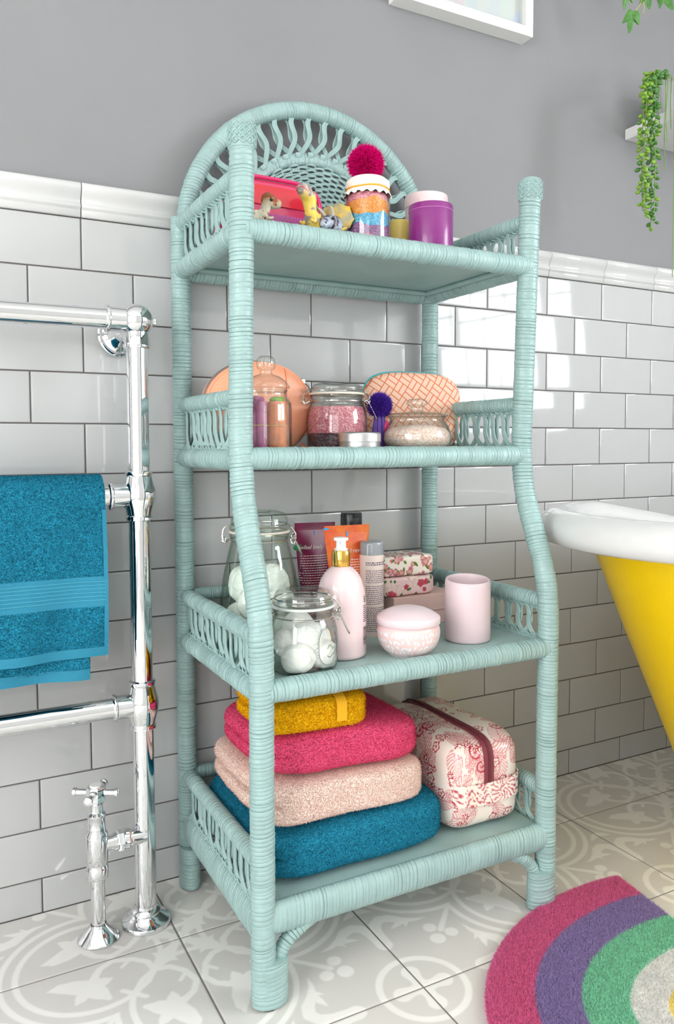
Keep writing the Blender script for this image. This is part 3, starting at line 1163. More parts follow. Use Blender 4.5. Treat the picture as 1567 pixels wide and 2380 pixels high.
# hand towel over the middle rail: two layers hanging front and back, folded edge at the right
tw = thing('hand_towel', 'teal terry hand towel hanging over the chrome towel rail', 'towel', (RX, RY, ZR[1]))
def drape(xs_right, out, z_front, z_back, n=130, nx=70, xl=-.50, seed=1, curl=0.0):
    """sheet over the rail: returns verts grid following front bottom -> over rail -> back bottom"""
    R = .0195 + out
    prof = []
    for z in np.linspace(z_front, 0, n):
        prof.append((-R - .004 * math.sin(max(0, min(1, -z / .3)) * PI), z))
    for a in np.linspace(0, PI, 26)[1:-1]:
        prof.append((-R * math.cos(a), R * math.sin(a)))
    for z in np.linspace(0, z_back, 40):
        prof.append((R, z))
    prof = np.array(prof)
    xs = np.linspace(xl, xs_right, nx)
    V = np.zeros((len(prof), nx, 3))
    for j, x in enumerate(xs):
        V[:, j, 0] = x
        V[:, j, 1] = prof[:, 0]
        V[:, j, 2] = prof[:, 1]
    dn = np.clip(-V[:, :, 1], 0, None) * 0 + np.clip(-V[:, :, 2] / .33, 0, 1) * (V[:, :, 1] < 0)
    wv = np.sin(V[:, :, 0] * 26 + V[:, :, 2] * 9 + seed) * .008 + np.sin(V[:, :, 0] * 57 - V[:, :, 2] * 17) * .0035 - .006 * np.exp(-((V[:, :, 0] + .118 + (V[:, :, 2] + .05) * .8) / .012) ** 2) * (np.abs(V[:, :, 2] + .055) < .05)
    V[:, :, 1] += wv * dn
    return V
def sheet(V, thick):
    """closed sheet from a grid of points"""
    a, b = V.shape[:2]
    du = np.gradient(V, axis=0)
    dv = np.gradient(V, axis=1)
    N = np.cross(du, dv)
    N /= np.linalg.norm(N, axis=2)[:, :, None] + 1e-12
    A = (V + N * thick / 2).reshape(-1, 3)
    B = (V - N * thick / 2).reshape(-1, 3)
    I = np.arange(a * b).reshape(a, b)
    fs = [(I[i, j], I[i + 1, j], I[i + 1, j + 1], I[i, j + 1]) for i in range(a - 1) for j in range(b - 1)]
    o = a * b
    fs2 = [(q[3] + o, q[2] + o, q[1] + o, q[0] + o) for q in fs]
    ring = list(I[:, 0]) + list(I[-1, 1:]) + list(I[::-1, -1][1:]) + list(I[0, ::-1][1:-1])
    L = len(ring)
    sd = [(ring[k], o + ring[k], o + ring[(k + 1) % L], ring[(k + 1) % L])[::-1] for k in range(L)]
    m = MB()
    m.add(np.vstack([A, B]), fs + fs2 + sd)
    return m
def add_pile(parent, V, F, n, length, width, mat, keep=None, lean=.6, drift=(0, 0, 0), name='pile'):
    Pt, Nn = sample_surface(V, F, n, keep=keep)
    tv, tf = tufts(Pt, Nn, length, width, lean, drift=drift)
    me = fast_mesh(name, tv, tf)
    o = link(name, me, FIBRE[mat.name], parent)
    o['kind'] = 'stuff'
    return o
front_b = -.288
# inner layer (longer) then outer layer
Vi = drape(-.104, .004, -.330, -.30, seed=4, xl=-.56)
mi = sheet(Vi, .007)
inner = part('inner_fold', mi, m_teal, tw, angle=80)
Vo = drape(-.072, .0165, front_b, -.25, seed=1, xl=-.56)
Vo[:, :, 2] += np.clip(Vo[:, :, 0] + .3, -.3, .3) * 0.0
mo = sheet(Vo, .011)
outer = part('outer_fold', mo, m_teal, tw, angle=80)
keepf = lambda c, nrm: ((c[:, 0] > -.34) & ((c[:, 1] < 0.005) | (c[:, 2] > 0)) & ~((c[:, 2] > -.197) & (c[:, 2] < -.140) & (c[:, 1] < 0)) & (c[:, 2] > front_b + .017)) * 1.0 + 1e-9
add_pile(outer, mo.v, mo.f, 70000, .0034, .0013, m_teal, keep=keepf, drift=(0, 0, -.25))
keepi = lambda c, nrm: ((c[:, 0] > -.34) & (c[:, 1] < 0) & (c[:, 2] < -.24) & (c[:, 2] > -.316)) * 1.0 + 1e-9
add_pile(inner, mi.v, mi.f, 12000, .0034, .0013, m_teal, keep=keepi, drift=(0, 0, -.25))
# woven border band with ribs, hems, selvedge
m = MB()
def on_front(x, z, lift):
    i = np.argmin(np.abs(Vo[:130, 0, 2] - z))
    yv = np.interp(x, Vo[i, :, 0], Vo[i, :, 1])
    return (x, yv - .0055 - lift, z)
for zc, h in ((-.1685, .0275),):
    xs = np.linspace(-.34, -.073, 60)
    Vb = np.array([[on_front(x, z, .0006) for x in xs] for z in np.linspace(zc + h, zc - h, 12)])
    mm = sheet(Vb, .0016)
    m.add(mm.v, mm.f)
band = part('border_band', m, m_tealflat, outer, angle=60)
m = MB()
for z in (-.150, -.1565, -.163, -.170, -.177, -.184):
    m.tube([on_front(x, z, .0018) for x in np.linspace(-.34, -.076, 60)], .0011, 6)
part('rib', m, M('teal_rib', (62, 150, 174), .8), band)
m = MB()
for V, zb, xr, nm in ((Vo, front_b, -.072, 0),):
    Vb = np.array([[on_front(x, z, .0008) for x in np.linspace(-.34, xr, 60)] for z in (zb + .016, zb + .008, zb - .001)])
    mm = sheet(Vb, .003)
    m.add(mm.v, mm.f)
part('hem', m, m_tealflat, outer, angle=60)
m = MB()
Vb = np.array([[on_front(x, z, .0008) for x in (-.0785, -.0745, -.0712)] for z in np.linspace(-.02, front_b, 40)])
mm = sheet(Vb, .003)
m.add(mm.v, mm.f)
part('selvedge', m, m_tealflat, outer, angle=60)
m = MB()
Vb = np.array([[(x, np.interp(x, Vi[0, :, 0], Vi[0, :, 1]) - .0045, z) for x in np.linspace(-.34, -.104, 50)] for z in (-.311, -.321, -.331)])
mm = sheet(Vb, .002)
m.add(mm.v, mm.f)
part('hem', m, m_tealflat, inner, angle=60)

# ================================================================== BATH
m_enam = M('white_bath_enamel', (218, 218, 217), .12, coat=.4)
m_byel = M('yellow_painted_bath', (244, 204, 8), .34)
BXC, BYC = 1.70, -.56
bath = thing('bath', 'freestanding bath with yellow outside and thick white rolled rim', 'bath', (BXC, BYC, 0))
def bath_plan(z, inset, n=96):
    """outline of the tub at a height: slipper end at low x"""
    sh = np.interp(z, [0, .10, .216, .527, .709, .80], [1.47, 1.425, 1.389, 1.274, 1.222, 1.205])
    a = np.interp(z, [0, .216, .527, .709, .80], [.17, .20, .24, .27, .285]) - inset
    b = np.interp(z, [0, .216, .527, .709, .80], [.19, .22, .26, .295, .305]) - inset
    xr = np.interp(z, [0, .55], [2.02, 2.16])
    ar = np.interp(z, [0, .55], [.20, .24]) - inset
    pts = []
    for k in range(n):
        t = 2 * PI * k / n
        c, s = math.cos(t), math.sin(t)
        if c < 0:
            pts.append((sh + a * c, b * s))
        else:
            pts.append((xr + ar * c, b * s))
    return pts
def rim_drop(x):
    """height lost along the slipper rim towards the low end"""
    t = min(1, max(0, (x - 1.15) / .75))
    return .17 * (t * t * (3 - 2 * t))
def loft(rows, close_last=False):
    m = MB()
    n = len(rows[0])
    vs = [p for r in rows for p in r]
    fs = []
    for i in range(len(rows) - 1):
        for k in range(n):
            k2 = (k + 1) % n
            fs.append((i * n + k, i * n + k2, (i + 1) * n + k2, (i + 1) * n + k))
    if close_last:
        fs.append(tuple(range((len(rows) - 1) * n, len(rows) * n)))
    return m.add(vs, fs)
NB = 120
rows = []
for z in np.linspace(.0, .745, 34):
    pl = bath_plan(z, 0.0, NB)
    k = z / .745
    rows.append([(x - BXC, y, z - k * rim_drop(x)) for x, y in pl])
m = loft(rows)
part('tub', m, m_byel, bath, angle=80, label='yellow painted outside of the tub')
# rolled rim: section swept round the mouth
rimc = []
for x, y in bath_plan(.76, -.034, NB):
    rimc.append((x, y))
rows = []
sec = [(-.012, -.020), (.010, -.034), (.040, -.037), (.062, -.030), (.071, -.012), (.070, .008), (.060, .024), (.044, .034), (.026, .037), (.006, .034), (-.010, .026), (-.022, .012), (-.026, -.004)]
nrm = []
for k in range(NB):
    p, q = np.array(rimc[(k + 1) % NB]), np.array(rimc[k - 1])
    t = p - q
    nv = np.array([t[1], -t[0]])
    nrm.append(nv / np.linalg.norm(nv))
for o, z in sec + [sec[0]]:
    rows.append([(rimc[k][0] + nrm[k][0] * o - BXC, rimc[k][1] + nrm[k][1] * o, .760 + z - rim_drop(rimc[k][0])) for k in range(NB)])
m = loft(rows)
part('rolled_rim', m, m_enam, bath, angle=80, label='thick white rolled rim')
rows = []
for z in np.linspace(.75, .16, 24):
    pl = bath_plan(z, .02 + .03 * (.75 - z) ** 1.0, NB)
    k = (z - .16) / .59
    rows.append([(x - BXC, y, z - k * rim_drop(x)) for x, y in pl])
m = loft(rows, True)
part('inside', m, m_enam, bath, angle=80, label='white enamel inside of the tub')

# ================================================================== RAINBOW BATH MAT
MC = np.array([.942, -.850])
e1, e2 = np.array([-.146, -.989]), np.array([-.989, .146])
e1, e2 = e1 / np.linalg.norm(e1), e2 / np.linalg.norm(e2)
mat_o = thing('bath_mat', 'half-round shaggy bath mat with pink purple and green rainbow stripes', 'bath mat', (MC[0], MC[1], 0))
bounds = [1.0, .795, .60, .40, .24, 0.0]
names = ['pink', 'purple', 'mint green', 'white', 'yellow']
cols = [(255, 140, 188), (186, 168, 214), (172, 234, 206), (246, 246, 242), (246, 222, 130)]
A_, B_ = .392, .492
def mat_pt(q, th):
    """q 0..1 from centre, th 0..pi along the arch"""
    s, t = A_ * math.cos(th) * (q if q > .0 else 0), B_ * math.sin(th) * (1 - (1 - q) * A_ / B_ * 1.0)
    t = B_ * math.sin(th) - (1 - q) * A_ * math.sin(th)
    p = e1 * (-s) + e2 * max(t, 0)
    return p
def fringe_noise(th, k):
    return .006 * math.sin(th * 40 + k) + .004 * math.sin(th * 97 + 2 * k)
for k in range(5):
    qa, qb = bounds[k + 1], bounds[k]
    nt_, nq = 120, 10
    V, F = [], []
    for i in range(nt_ + 1):
        th = PI * i / nt_
        for j in range(nq + 1):
            q = qa + (qb - qa) * j / nq
            p = mat_pt(q, th)
            edge = 1.0
            if k == 0:
                edge = min(1, (qb - q) / .03 + .25)
            V.append((p[0], p[1], .003 + .011 * edge))
    for i in range(nt_):
        for j in range(nq):
            a = i * (nq + 1) + j
            F.append((a, a + nq + 1, a + nq + 2, a + 1))
    m = MB().add(V, F)
    # backing edge down to the floor
    base = len(m.v)
    for i in range(nt_ + 1):
        p = mat_pt(qb, PI * i / nt_)
        m.v.append((p[0], p[1], 0.0))
    for i in range(nt_):
        a = i * (nq + 1) + nq
        m.f.append((a, a + nq + 1, base + i + 1, base + i))
        m.mi.append(0)
    mt = M(names[k].replace(' ', '_') + '_mat_pile', cols[k], .95, spec=.1, sheen=.3, var=(45, .16), bump=(300, .4))
    st = part('stripe', m, mt, mat_o, angle=80, label=names[k] + ' stripe of the mat')
    mp_ = M_pile(names[k].replace(' ', '_') + '_mat_fibre', cols[k], .5)
    n = [150000, 110000, 80000, 16000, 5000][k]
    # keep the pile to the part near the frame
    near = lambda c, nn: (1.0 * (c[:, 2] > .002)) + 1e-9
    Pt, Nn = sample_surface(m.v[:base], F, n)
    up = Nn[:, 2] < 0
    Nn[up] *= -1
    tv, tf = tufts(Pt, Nn, .0065, .0016, .55, drift=(.10, -.18, 0))
    o = link('pile', fast_mesh('pile', tv, tf), mp_, st)
    o['kind'] = 'stuff'

# ================================================================== PICTURE FRAME
pic = thing('picture_frame', 'white box picture frame hanging high on the grey wall', 'picture frame', (.9155, 0.004, 1.973))
m_fw = M('white_frame_lacquer', (236, 236, 232), .35)
w2, hh, dp, fw = .2025, .52, .0445, .0235
m = MB()
m.bbox((-w2, -dp, 0), (w2, 0, fw), .001)
m.bbox((-w2, -dp, hh - fw), (w2, 0, hh), .001)
m.bbox((-w2, -dp, fw), (-w2 + fw, 0, hh - fw), .001)
m.bbox((w2 - fw, -dp, fw), (w2, 0, hh - fw), .001)
part('frame', m, m_fw, pic, smooth=False)
# print with pale pastel shapes
n1, n2 = 120, 150
gx, gz = np.meshgrid(np.linspace(-w2 + fw, w2 - fw, n1), np.linspace(fw, hh - fw, n2), indexing='ij')
col = np.ones((n1, n2, 3)) * np.array(lin((222, 221, 220))[:3])
rp_ = np.random.default_rng(8)
for cx in np.linspace(-.16, .16, 8):
    for cz in (.035, .13, .23, .33):
        x0, z0 = cx + rp_.normal() * .01, cz + rp_.normal() * .012
        wd, ht = rp_.uniform(.014, .022), rp_.uniform(.035, .05)
        c = lin(tuple(np.array((222, 220, 222)) + rp_.normal(size=3) * np.array((9, 7, 9))))[:3]
        inside = (np.abs(gx - x0 + (gz - z0) * rp_.normal() * .15) < wd * (1 - .5 * (gz - z0) / ht * .6)) & (np.abs(gz - z0) < ht)
        col[inside] = np.array(c)
I = np.arange(n1 * n2).reshape(n1, n2)
m = MB().add(np.stack([gx.ravel(), np.full(gx.size, -.022), gz.ravel()], 1), [(I[i, j], I[i + 1, j], I[i + 1, j + 1], I[i, j + 1]) for i in range(n1 - 1) for j in range(n2 - 1)])
me = m.mesh('print', False)
set_attr(me, 'col', col.reshape(-1, 3), 'COLOR')
link('print', me, M_vcol('faded_pastel_print', .6), pic)
m = MB()
m.box((-w2 + fw, -.030, fw), (w2 - fw, -.0285, hh - fw))
part('glazing', m, M_thin_glass('picture_glass', (250, 252, 251), (225, 232, 230)), pic, smooth=False)

# ================================================================== WALL SHELF AND PLANTS
m_shelfw = M('white_lacquered_board', (226, 226, 224), .4)
m = MB()
m.bbox((1.4975, -.20, 1.7966), (2.06, 0.004, 1.8262), .0015)
ws = link('wall_shelf', m.mesh('wall_shelf', False), m_shelfw)
tag(ws, 'slim white wall shelf carrying the trailing bead plant', 'shelf')

def strand_mesh(path, r=.0011):
    return MB().tube(path, r, 6)
m_beadA = M('light_green_bead_leaf', (128, 170, 56), .38, var=(60, .15), sss=.1)
m_beadB = M('deep_green_bead_leaf', (78, 130, 58), .4, var=(60, .15), sss=.1)
m_stem = M('green_stem', (110, 150, 60), .5)
PX, PY, PZ = 1.600, -.105, 1.8262
plant = thing('string_of_pearls', 'trailing plant with strings of round green bead leaves hanging off the wall shelf', 'plant', (PX, PY, PZ))
m = MB()
m.lathe([(0, 0), (.042, 0), (.048, .004), (.060, .09), (.062, .094), (.058, .094), (.050, .085), (0, .083)], 32)
part('pot', m, M('white_glazed_pot', (222, 224, 224), .2), plant)
bead = MB()
for t in range(1):
    prof = [(0, -.0078), (.0032, -.0066), (.0048, -.0030), (.0047, .0010), (.0030, .0046), (.0012, .0075), (0, .0085)]
    bead.lathe(prof, 10)
meA = bead.mesh('bead', True)
meA.materials.append(m_beadA)
meB = bead.mesh('bead', True)
meB.materials.append(m_beadB)
rb = random.Random(12)
strands = []   # (x, y, top z, bottom z, dark?) world
# strands: x, y, z where the strand leaves the pot, x, z of its tip, dark leaves?
spec = [(1.3524, -0.19, 1.7881, 1.359, 1.5317, 0), (1.3435, -0.205, 1.765, 1.3501, 1.5106, 0), (1.3659, -0.205, 1.7958, 1.3741, 1.4889, 1), (1.3658, -0.215, 1.7688, 1.3732, 1.495, 1), (1.3814, -0.195, 1.8292, 1.3856, 1.6745, 1), (1.3528, -0.2, 1.8057, 1.3562, 1.6787, 1), (1.4021, -0.215, 1.8151, 1.4074, 1.6288, 0), (1.4032, -0.22, 1.8399, 1.4072, 1.7023, 0), (1.4084, -0.16, 1.8753, 1.4119, 1.7449, 1), (1.4329, -0.17, 1.8982, 1.4368, 1.7569, 0), (1.4649, -0.18, 1.89, 1.4687, 1.7592, 0), (1.4434, -0.21, 1.6468, 1.4516, 1.3685, 0)]
nb = 0
for ax_, ay_, az_, bx_, bz_, dark in spec:
    a, b = np.array([ax_, ay_, az_]), np.array([bx_, ay_, bz_])
    b[0] = a[0] + (b[0] - a[0]) * .25
    top = np.array([PX + (a[0] - PX) * .45, PY + (a[1] - PY) * .3, PZ + .097])
    mid = np.array([(a[0] * .8 + top[0] * .2), a[1] * .75 + top[1] * .25, max(a[2], PZ + .045)])
    pth = smooth_path([top, mid, a, (a + b) / 2 + np.array([rb.gauss(0, .003), rb.gauss(0, .002), 0]), b], 48)
    P = pth - np.array([PX, PY, PZ])
    so = part('strand', strand_mesh(P), m_stem, plant, angle=80)
    L = np.concatenate([[0], np.cumsum(np.linalg.norm(np.diff(P, axis=0), axis=1))])
    s = .01
    while s < L[-1] and nb < 300:
        c = np.array([np.interp(s, L, P[:, k]) for k in range(3)])
        an = rb.random() * 6.28
        d = np.array([math.cos(an), math.sin(an), -.35 + rb.gauss(0, .3)])
        d /= np.linalg.norm(d)
        q = link('bead', meB if (dark and rb.random() < .8) or rb.random() < .15 else meA, None, so, tuple(c + d * rb.uniform(.006, .0105)))
        q.rotation_mode = 'QUATERNION'
        q.rotation_quaternion = Vector(-d).to_track_quat('Z', 'Y')
        sc = rb.uniform(.8, 1.15)
        q.scale = (sc, sc, sc)
        nb += 1
        s += rb.uniform(.0062, .0105)

# trailing ivy whose pot is above the frame
IV = (1.3802, -.12, 2.1581)
ivy = thing('ivy', 'few trailing ivy leaves hanging in at the top of the picture', 'plant', IV)
m_ivy = M('ivy_leaf_green', (84, 142, 62), .42, var=(70, .2))
def ivy_leaf():
    out = [(0, 0), (.010, .004), (.017, -.004), (.0185, -.016), (.020, -.026), (.013, -.024), (.010, -.020), (.007, -.034), (.001, -.047), (-.006, -.036), (-.0095, -.024), (-.014, -.026), (-.022, -.030), (-.019, -.016), (-.014, -.002), (-.007, .004)]
    o2_ = smooth_path([(x, 0, z) for x, z in out + [out[0]]], 64)[:-1]
    out = [(p[0], p[2]) for p in o2_]
    m = MB()
    c = (0, -.004, -.014)
    lay = []
    for f in (1.0, .66, .33):
        lay.append([(x * f, -.004 * (1 - f) - abs(x) * .18, c[2] + (z - c[2]) * f) for x, z in out])
    n = len(out)
    vs = [p for l in lay for p in l] + [c]
    fs = []
    for l in range(2):
        for k in range(n):
            k2 = (k + 1) % n
            fs.append((l * n + k, l * n + k2, (l + 1) * n + k2, (l + 1) * n + k))
    for k in range(n):
        fs.append((2 * n + k, 2 * n + (k + 1) % n, 3 * n))
    vs2 = [(x, y + .0007, z) for x, y, z in vs]
    o = len(vs)
    fs2 = [tuple(i + o for i in f)[::-1] for f in fs]
    rim = [(k, o + k, o + (k + 1) % n, (k + 1) % n) for k in range(n)]
    return m.add(vs + vs2, fs + fs2 + rim)
mel = ivy_leaf().mesh('leaf', True, 60)
mel.materials.append(m_ivy)
stems = [[(1.3802, -0.12, 2.1581), (1.3924, -0.124, 2.1214), (1.4061, -0.128, 2.0924), (1.3726, -0.132, 2.0507)], [(1.415, -0.12, 2.104), (1.4205, -0.124, 2.0848), (1.4134, -0.128, 2.0604)], [(1.3969, -0.12, 2.1245), (1.3646, -0.124, 2.1001)], [(1.4149, -0.12, 2.1072), (1.4436, -0.124, 2.1291)], [(1.4481, -0.12, 2.1344), (1.4892, -0.124, 2.1408)]]
for sidx, st in enumerate(stems):
    pts = [np.array(q) - np.array(IV) for q in st]
    part('stem', MB().tube(smooth_path(pts, 20) if len(pts) > 2 else pts, .0011, 6), M('pale_ivy_stem', (176, 180, 96), .5) if sidx == 0 else bpy.data.materials['pale_ivy_stem'], ivy)
for (x, y, z, s, rz, ry) in ((1.3731, -0.13, 2.0572, 1.0, 0.1, 0.12), (1.3531, -0.13, 2.1072, 0.95, 0.3, 0.1), (1.4239, -0.13, 2.1232, 0.9, -0.3, -0.15), (1.4787, -0.13, 2.1396, 1.15, -0.2, -0.55), (1.5072, -0.13, 2.1869, 1.1, 0.4, 0.3), (1.3228, -0.13, 2.1484, 1.0, -0.2, 0.4)):
    p = np.array([x, y, z]) - np.array(IV)
    q = link('leaf', mel, None, ivy, tuple(p), (.15, ry, rz - .45))
    q.scale = (s * 1.12, s * 1.12, s * 1.12)

# ================================================================== THINGS ON THE SHELVES
Z1, Z2, Z3, Z4 = 1.308, 0.926, 0.544, 0.166
m_glass = M_thin_glass('clear_jar_glass')
m_glassg = M_thin_glass('greenish_jar_glass', (250, 254, 251), (184, 204, 188))
m_sglass = M_thin_glass('thick_lid_glass', (251, 253, 251), (160, 174, 166), .03, .13)
m_wire = M('bright_steel_wire', (196, 194, 188), .2, metal=1.0)
m_rubber = M('pale_rubber_seal', (232, 222, 206), .6)
m_rubberc = M('clear_seal', (216, 222, 216), .4)

def jar_shell(prof, t=.0022):
    """thin open vessel: outside profile bottom to top, then back down inside"""
    out = [(0, prof[0][1])] + prof
    inn = [(max(.0005, r - t), z) for r, z in prof[::-1]]
    inn = [(r, max(z, prof[0][1] + t * 1.6)) for r, z in inn] + [(0, prof[0][1] + t * 1.6)]
    return out, inn
def vessel(parent, prof, mat, name='jar_body', seg=48, flute=0, t=.0022):
    m = MB()
    out, inn = jar_shell(prof, t)
    m.lathe(out + [(inn[0][0], out[-1][1] + .0003)] + inn, seg)
    if flute:
        m.xf(lambda x, y, z: (x * (1 + .018 * math.cos(flute * math.atan2(y, x))), y * (1 + .018 * math.cos(flute * math.atan2(y, x))), z))
    return part(name, m, mat, parent, angle=60)
def clamp(parent, r, zn, zl, ang, s=1.0):
    """wire bail: ring round the neck, hinge loops and a lever on the side given by ang"""
    m = MB()
    rw = .0013
    m.tube([((r + .0012) * math.cos(a), (r + .0012) * math.sin(a), zn) for a in np.linspace(0, 2 * PI, 48, endpoint=False)], rw, 6, closed=True)
    ca, sa = math.cos(ang), math.sin(ang)
    def P(o, t, z):
        return (ca * (r + o) - sa * t, sa * (r + o) + ca * t, z)
    for sd in (1,):
        m.tube(smooth_path([P(.001, .010, zn), P(.010, .010, zn + .004), P(.012, .008, zn + .010), P(.006, .006, zl - .004), P(.001, .005, zl + .002), P(-.010, .003, zl + .010)], 30), rw, 6)
        m.tube(smooth_path([P(.001, -.010, zn), P(.010, -.010, zn + .004), P(.012, -.008, zn + .010), P(.006, -.006, zl - .004), P(.001, -.005, zl + .002), P(-.010, -.003, zl + .010)], 30), rw, 6)
        m.tube([P(.009 + .0045 * math.cos(a), -.004, zn + .003 + .0075 * math.sin(a)) for a in np.linspace(0, 2 * PI, 18, endpoint=False)], rw, 6, closed=True)
        m.tube([P(.009 + .0045 * math.cos(a), .004, zn - .004 + .0085 * math.sin(a)) for a in np.linspace(0, 2 * PI, 18, endpoint=False)], rw, 6, closed=True)
        m.tube(smooth_path([P(.008, -.007, zn + .002), P(.014, -.007, zn - .008), P(.024 * s, -.005, zn - .030 * s), P(.027 * s, 0, zn - .036 * s), P(.024 * s, .005, zn - .030 * s), P(.014, .007, zn - .008), P(.008, .007, zn + .002)], 36), rw, 6)
    # hinge on the opposite side
    def Q(o, t, z):
        return (-ca * (r + o) - sa * t, -sa * (r + o) + ca * t, z)
    m.tube(smooth_path([Q(.001, .009, zn), Q(.010, .009, zn - .003), Q(.014, .006, zn + .006), Q(.010, .003, zl), Q(-.006, .002, zl + .008)], 26), rw, 6)
    m.tube(smooth_path([Q(.001, -.009, zn), Q(.010, -.009, zn - .003), Q(.014, -.006, zn + .006), Q(.010, -.003, zl), Q(-.006, -.002, zl + .008)], 26), rw, 6)
    m.tube([Q(.011 + .004 * math.cos(a), 0, zn + .001 + .005 * math.sin(a)) for a in np.linspace(0, 2 * PI, 16, endpoint=False)], rw, 6, closed=True)
    m.tube([((r - .004) * math.cos(a), (r - .004) * math.sin(a), zl + .0065) for a in np.linspace(0, 2 * PI, 48, endpoint=False)], rw * .9, 6, closed=True)
    return part('wire_clamp', m, m_wire, parent)
def clamp_lid(parent, r, z, h, mat, rub):
    m = MB()
    m.lathe([(0, z + .001), (r * .80, z + .001), (r * .97, z + .002), (r, z + .005), (r * .99, z + .009), (r * .955, z + .0105), (r * .95, z + .013), (r * .93, z + h * .62), (r * .86, z + h * .85), (r * .62, z + h * .97), (r * .40, z + h), (r * .36, z + h * .90), (0, z + h * .86)], 48)
    part('lid', m, mat, parent, angle=60)
    m = MB()
    m.lathe([(r * .86, z - .003), (r * 1.01, z - .003), (r * 1.03, z - .001), (r * 1.01, z + .001), (r * .86, z + .001)], 48)
    part('seal', m, rub, parent, angle=60)

# -------------------------------------------------- cotton balls
m_cot = M('white_cotton', (244, 243, 240), .95, bump=(160, .5, 4.0, .004), sss=.15)
def cotton(name, loc, r, seed, label, group, jar_loc, jar_prof):
    V, F = superbox((r, r * .86, r * .80), 2.3, 22)
    nn = vnoise(V, 1.5 / r, seed) * .20 + np.abs(vnoise(V, 3.2 / r, seed + 3)) * .13 - .05
    V = V * (1 + nn)[:, None]
    R = np.array(Matrix.Rotation(seed * 1.3, 3, 'X') @ Matrix.Rotation(seed * .7, 3, 'Y') @ Matrix.Rotation(seed * 1.0, 3, 'Z'))
    V = V @ R.T
    # squashed against the inside of the glass
    P = V + np.array(loc) - np.array(jar_loc)
    P[:, 2] = np.maximum(P[:, 2], .0045)
    lim = np.interp(P[:, 2], [q[1] for q in jar_prof], [q[0] for q in jar_prof]) - .0042
    h = np.hypot(P[:, 0], P[:, 1])
    k = np.minimum(1, lim / (h + 1e-9))
    P[:, 0] *= k
    P[:, 1] *= k
    V = P - np.array(loc) + np.array(jar_loc)
    m = MB().add(V, F)
    o = link(name, m.mesh(name, True), m_cot, None, loc)
    return tag(o, label, 'cotton ball', group)

# -------------------------------------------------- SHELF 3: tall clip jar
TJ = (.290, -.205, Z3)
jar = thing('clip_jar', 'tall clear glass clip-top jar holding big cotton balls, behind the curved post', 'jar', TJ)
prof = [(.066, 0), (.0745, .004), (.078, .014), (.079, .06), (.0765, .10), (.070, .145), (.0620, .180), (.0575, .198), (.0560, .206), (.0565, .212), (.0590, .216), (.0590, .222)]
vessel(jar, prof, m_glassg)
clamp_lid(jar, .0585, .2255, .040, m_glassg, m_rubber)
clamp(jar, .0585, .209, .232, -.25)
pos = [(-.035, -.03, .036), (.033, -.034, .034), (.002, .034, .036), (-.042, .022, .052), (.042, .02, .050), (-.028, -.036, .092), (.030, -.030, .090), (.004, .012, .098), (.034, .022, .118), (.022, -.022, .132), (-.034, .012, .122)]
for k, p in enumerate(pos):
    cotton('cotton_ball', (TJ[0] + p[0] * .92, TJ[1] + p[1] * .92, TJ[2] + p[2] * .98), .037 if k < 5 else .0355, k + 1, 'big white cotton ball inside the tall clip-top jar', 'cotton balls in the tall jar', TJ, prof)

# -------------------------------------------------- small clip jar with embossed oval
SJ = (.293, -.398, Z3)
jar = thing('clip_jar', 'squat clear clip-top jar with embossed oval badge and cotton wool, at the front', 'jar', SJ)
prof = [(.050, 0), (.0575, .004), (.061, .012), (.0615, .05), (.0600, .070), (.0560, .086), (.0520, .094), (.0505, .099), (.0510, .103), (.0540, .106), (.0540, .111)]
vessel(jar, prof, m_glass)
clamp_lid(jar, .0545, .1145, .028, m_sglass, m_rubberc)
clamp(jar, .0540, .097, .120, -.32, 1.05)
pos = [(-.022, -.024, .028), (.026, -.022, .027), (.0, .028, .028), (-.030, .008, .050), (.030, .010, .050), (-.002, -.018, .058), (.0, .02, .068)]
for k, p in enumerate(pos):
    cotton('cotton_ball', (SJ[0] + p[0], SJ[1] + p[1], SJ[2] + p[2]), .0300, k + 21, 'small white cotton ball inside the squat clip-top jar', 'cotton balls in the squat jar', SJ, prof)
m = MB()
ea = -1.16          # badge faces the viewer
def on_jar(dx, dz):
    a = ea + dx / .0615
    r = np.interp(.050 + dz, [p[1] for p in prof], [p[0] for p in prof]) + .0006
    return (r * math.cos(a), r * math.sin(a), .050 + dz)
m.tube([on_jar(.0255 * math.copysign(abs(math.cos(t)) ** .75, math.cos(t)), .0315 * math.copysign(abs(math.sin(t)) ** .75, math.sin(t))) for t in np.linspace(0, 2 * PI, 60, endpoint=False)], .0009, 6, closed=True)
for t in np.linspace(0, 2 * PI, 52, endpoint=False):
    m.sphere(on_jar(.0280 * math.copysign(abs(math.cos(t)) ** .75, math.cos(t)), .0340 * math.copysign(abs(math.sin(t)) ** .75, math.sin(t))), .0010, 6, 4)
m.tube(smooth_path([on_jar(-.007, -.016), on_jar(-.002, -.019), on_jar(.005, -.015), on_jar(.011, -.013), on_jar(.016, -.006), on_jar(.0165, .003), on_jar(.013, .008)], 30), .0009, 6)
m.tube(smooth_path([on_jar(.011, .010), on_jar(.012, .014), on_jar(.010, .017)], 12), .0009, 6)
m.tube(smooth_path([on_jar(-.008, -.004), on_jar(-.003, .002), on_jar(.003, -.001), on_jar(.006, -.006)], 16), .0007, 6)
part('embossed_badge', m, M('embossed_glass_edge', (128, 136, 134), .15, coat=.4), jar, label='embossed oval badge with beaded edge')

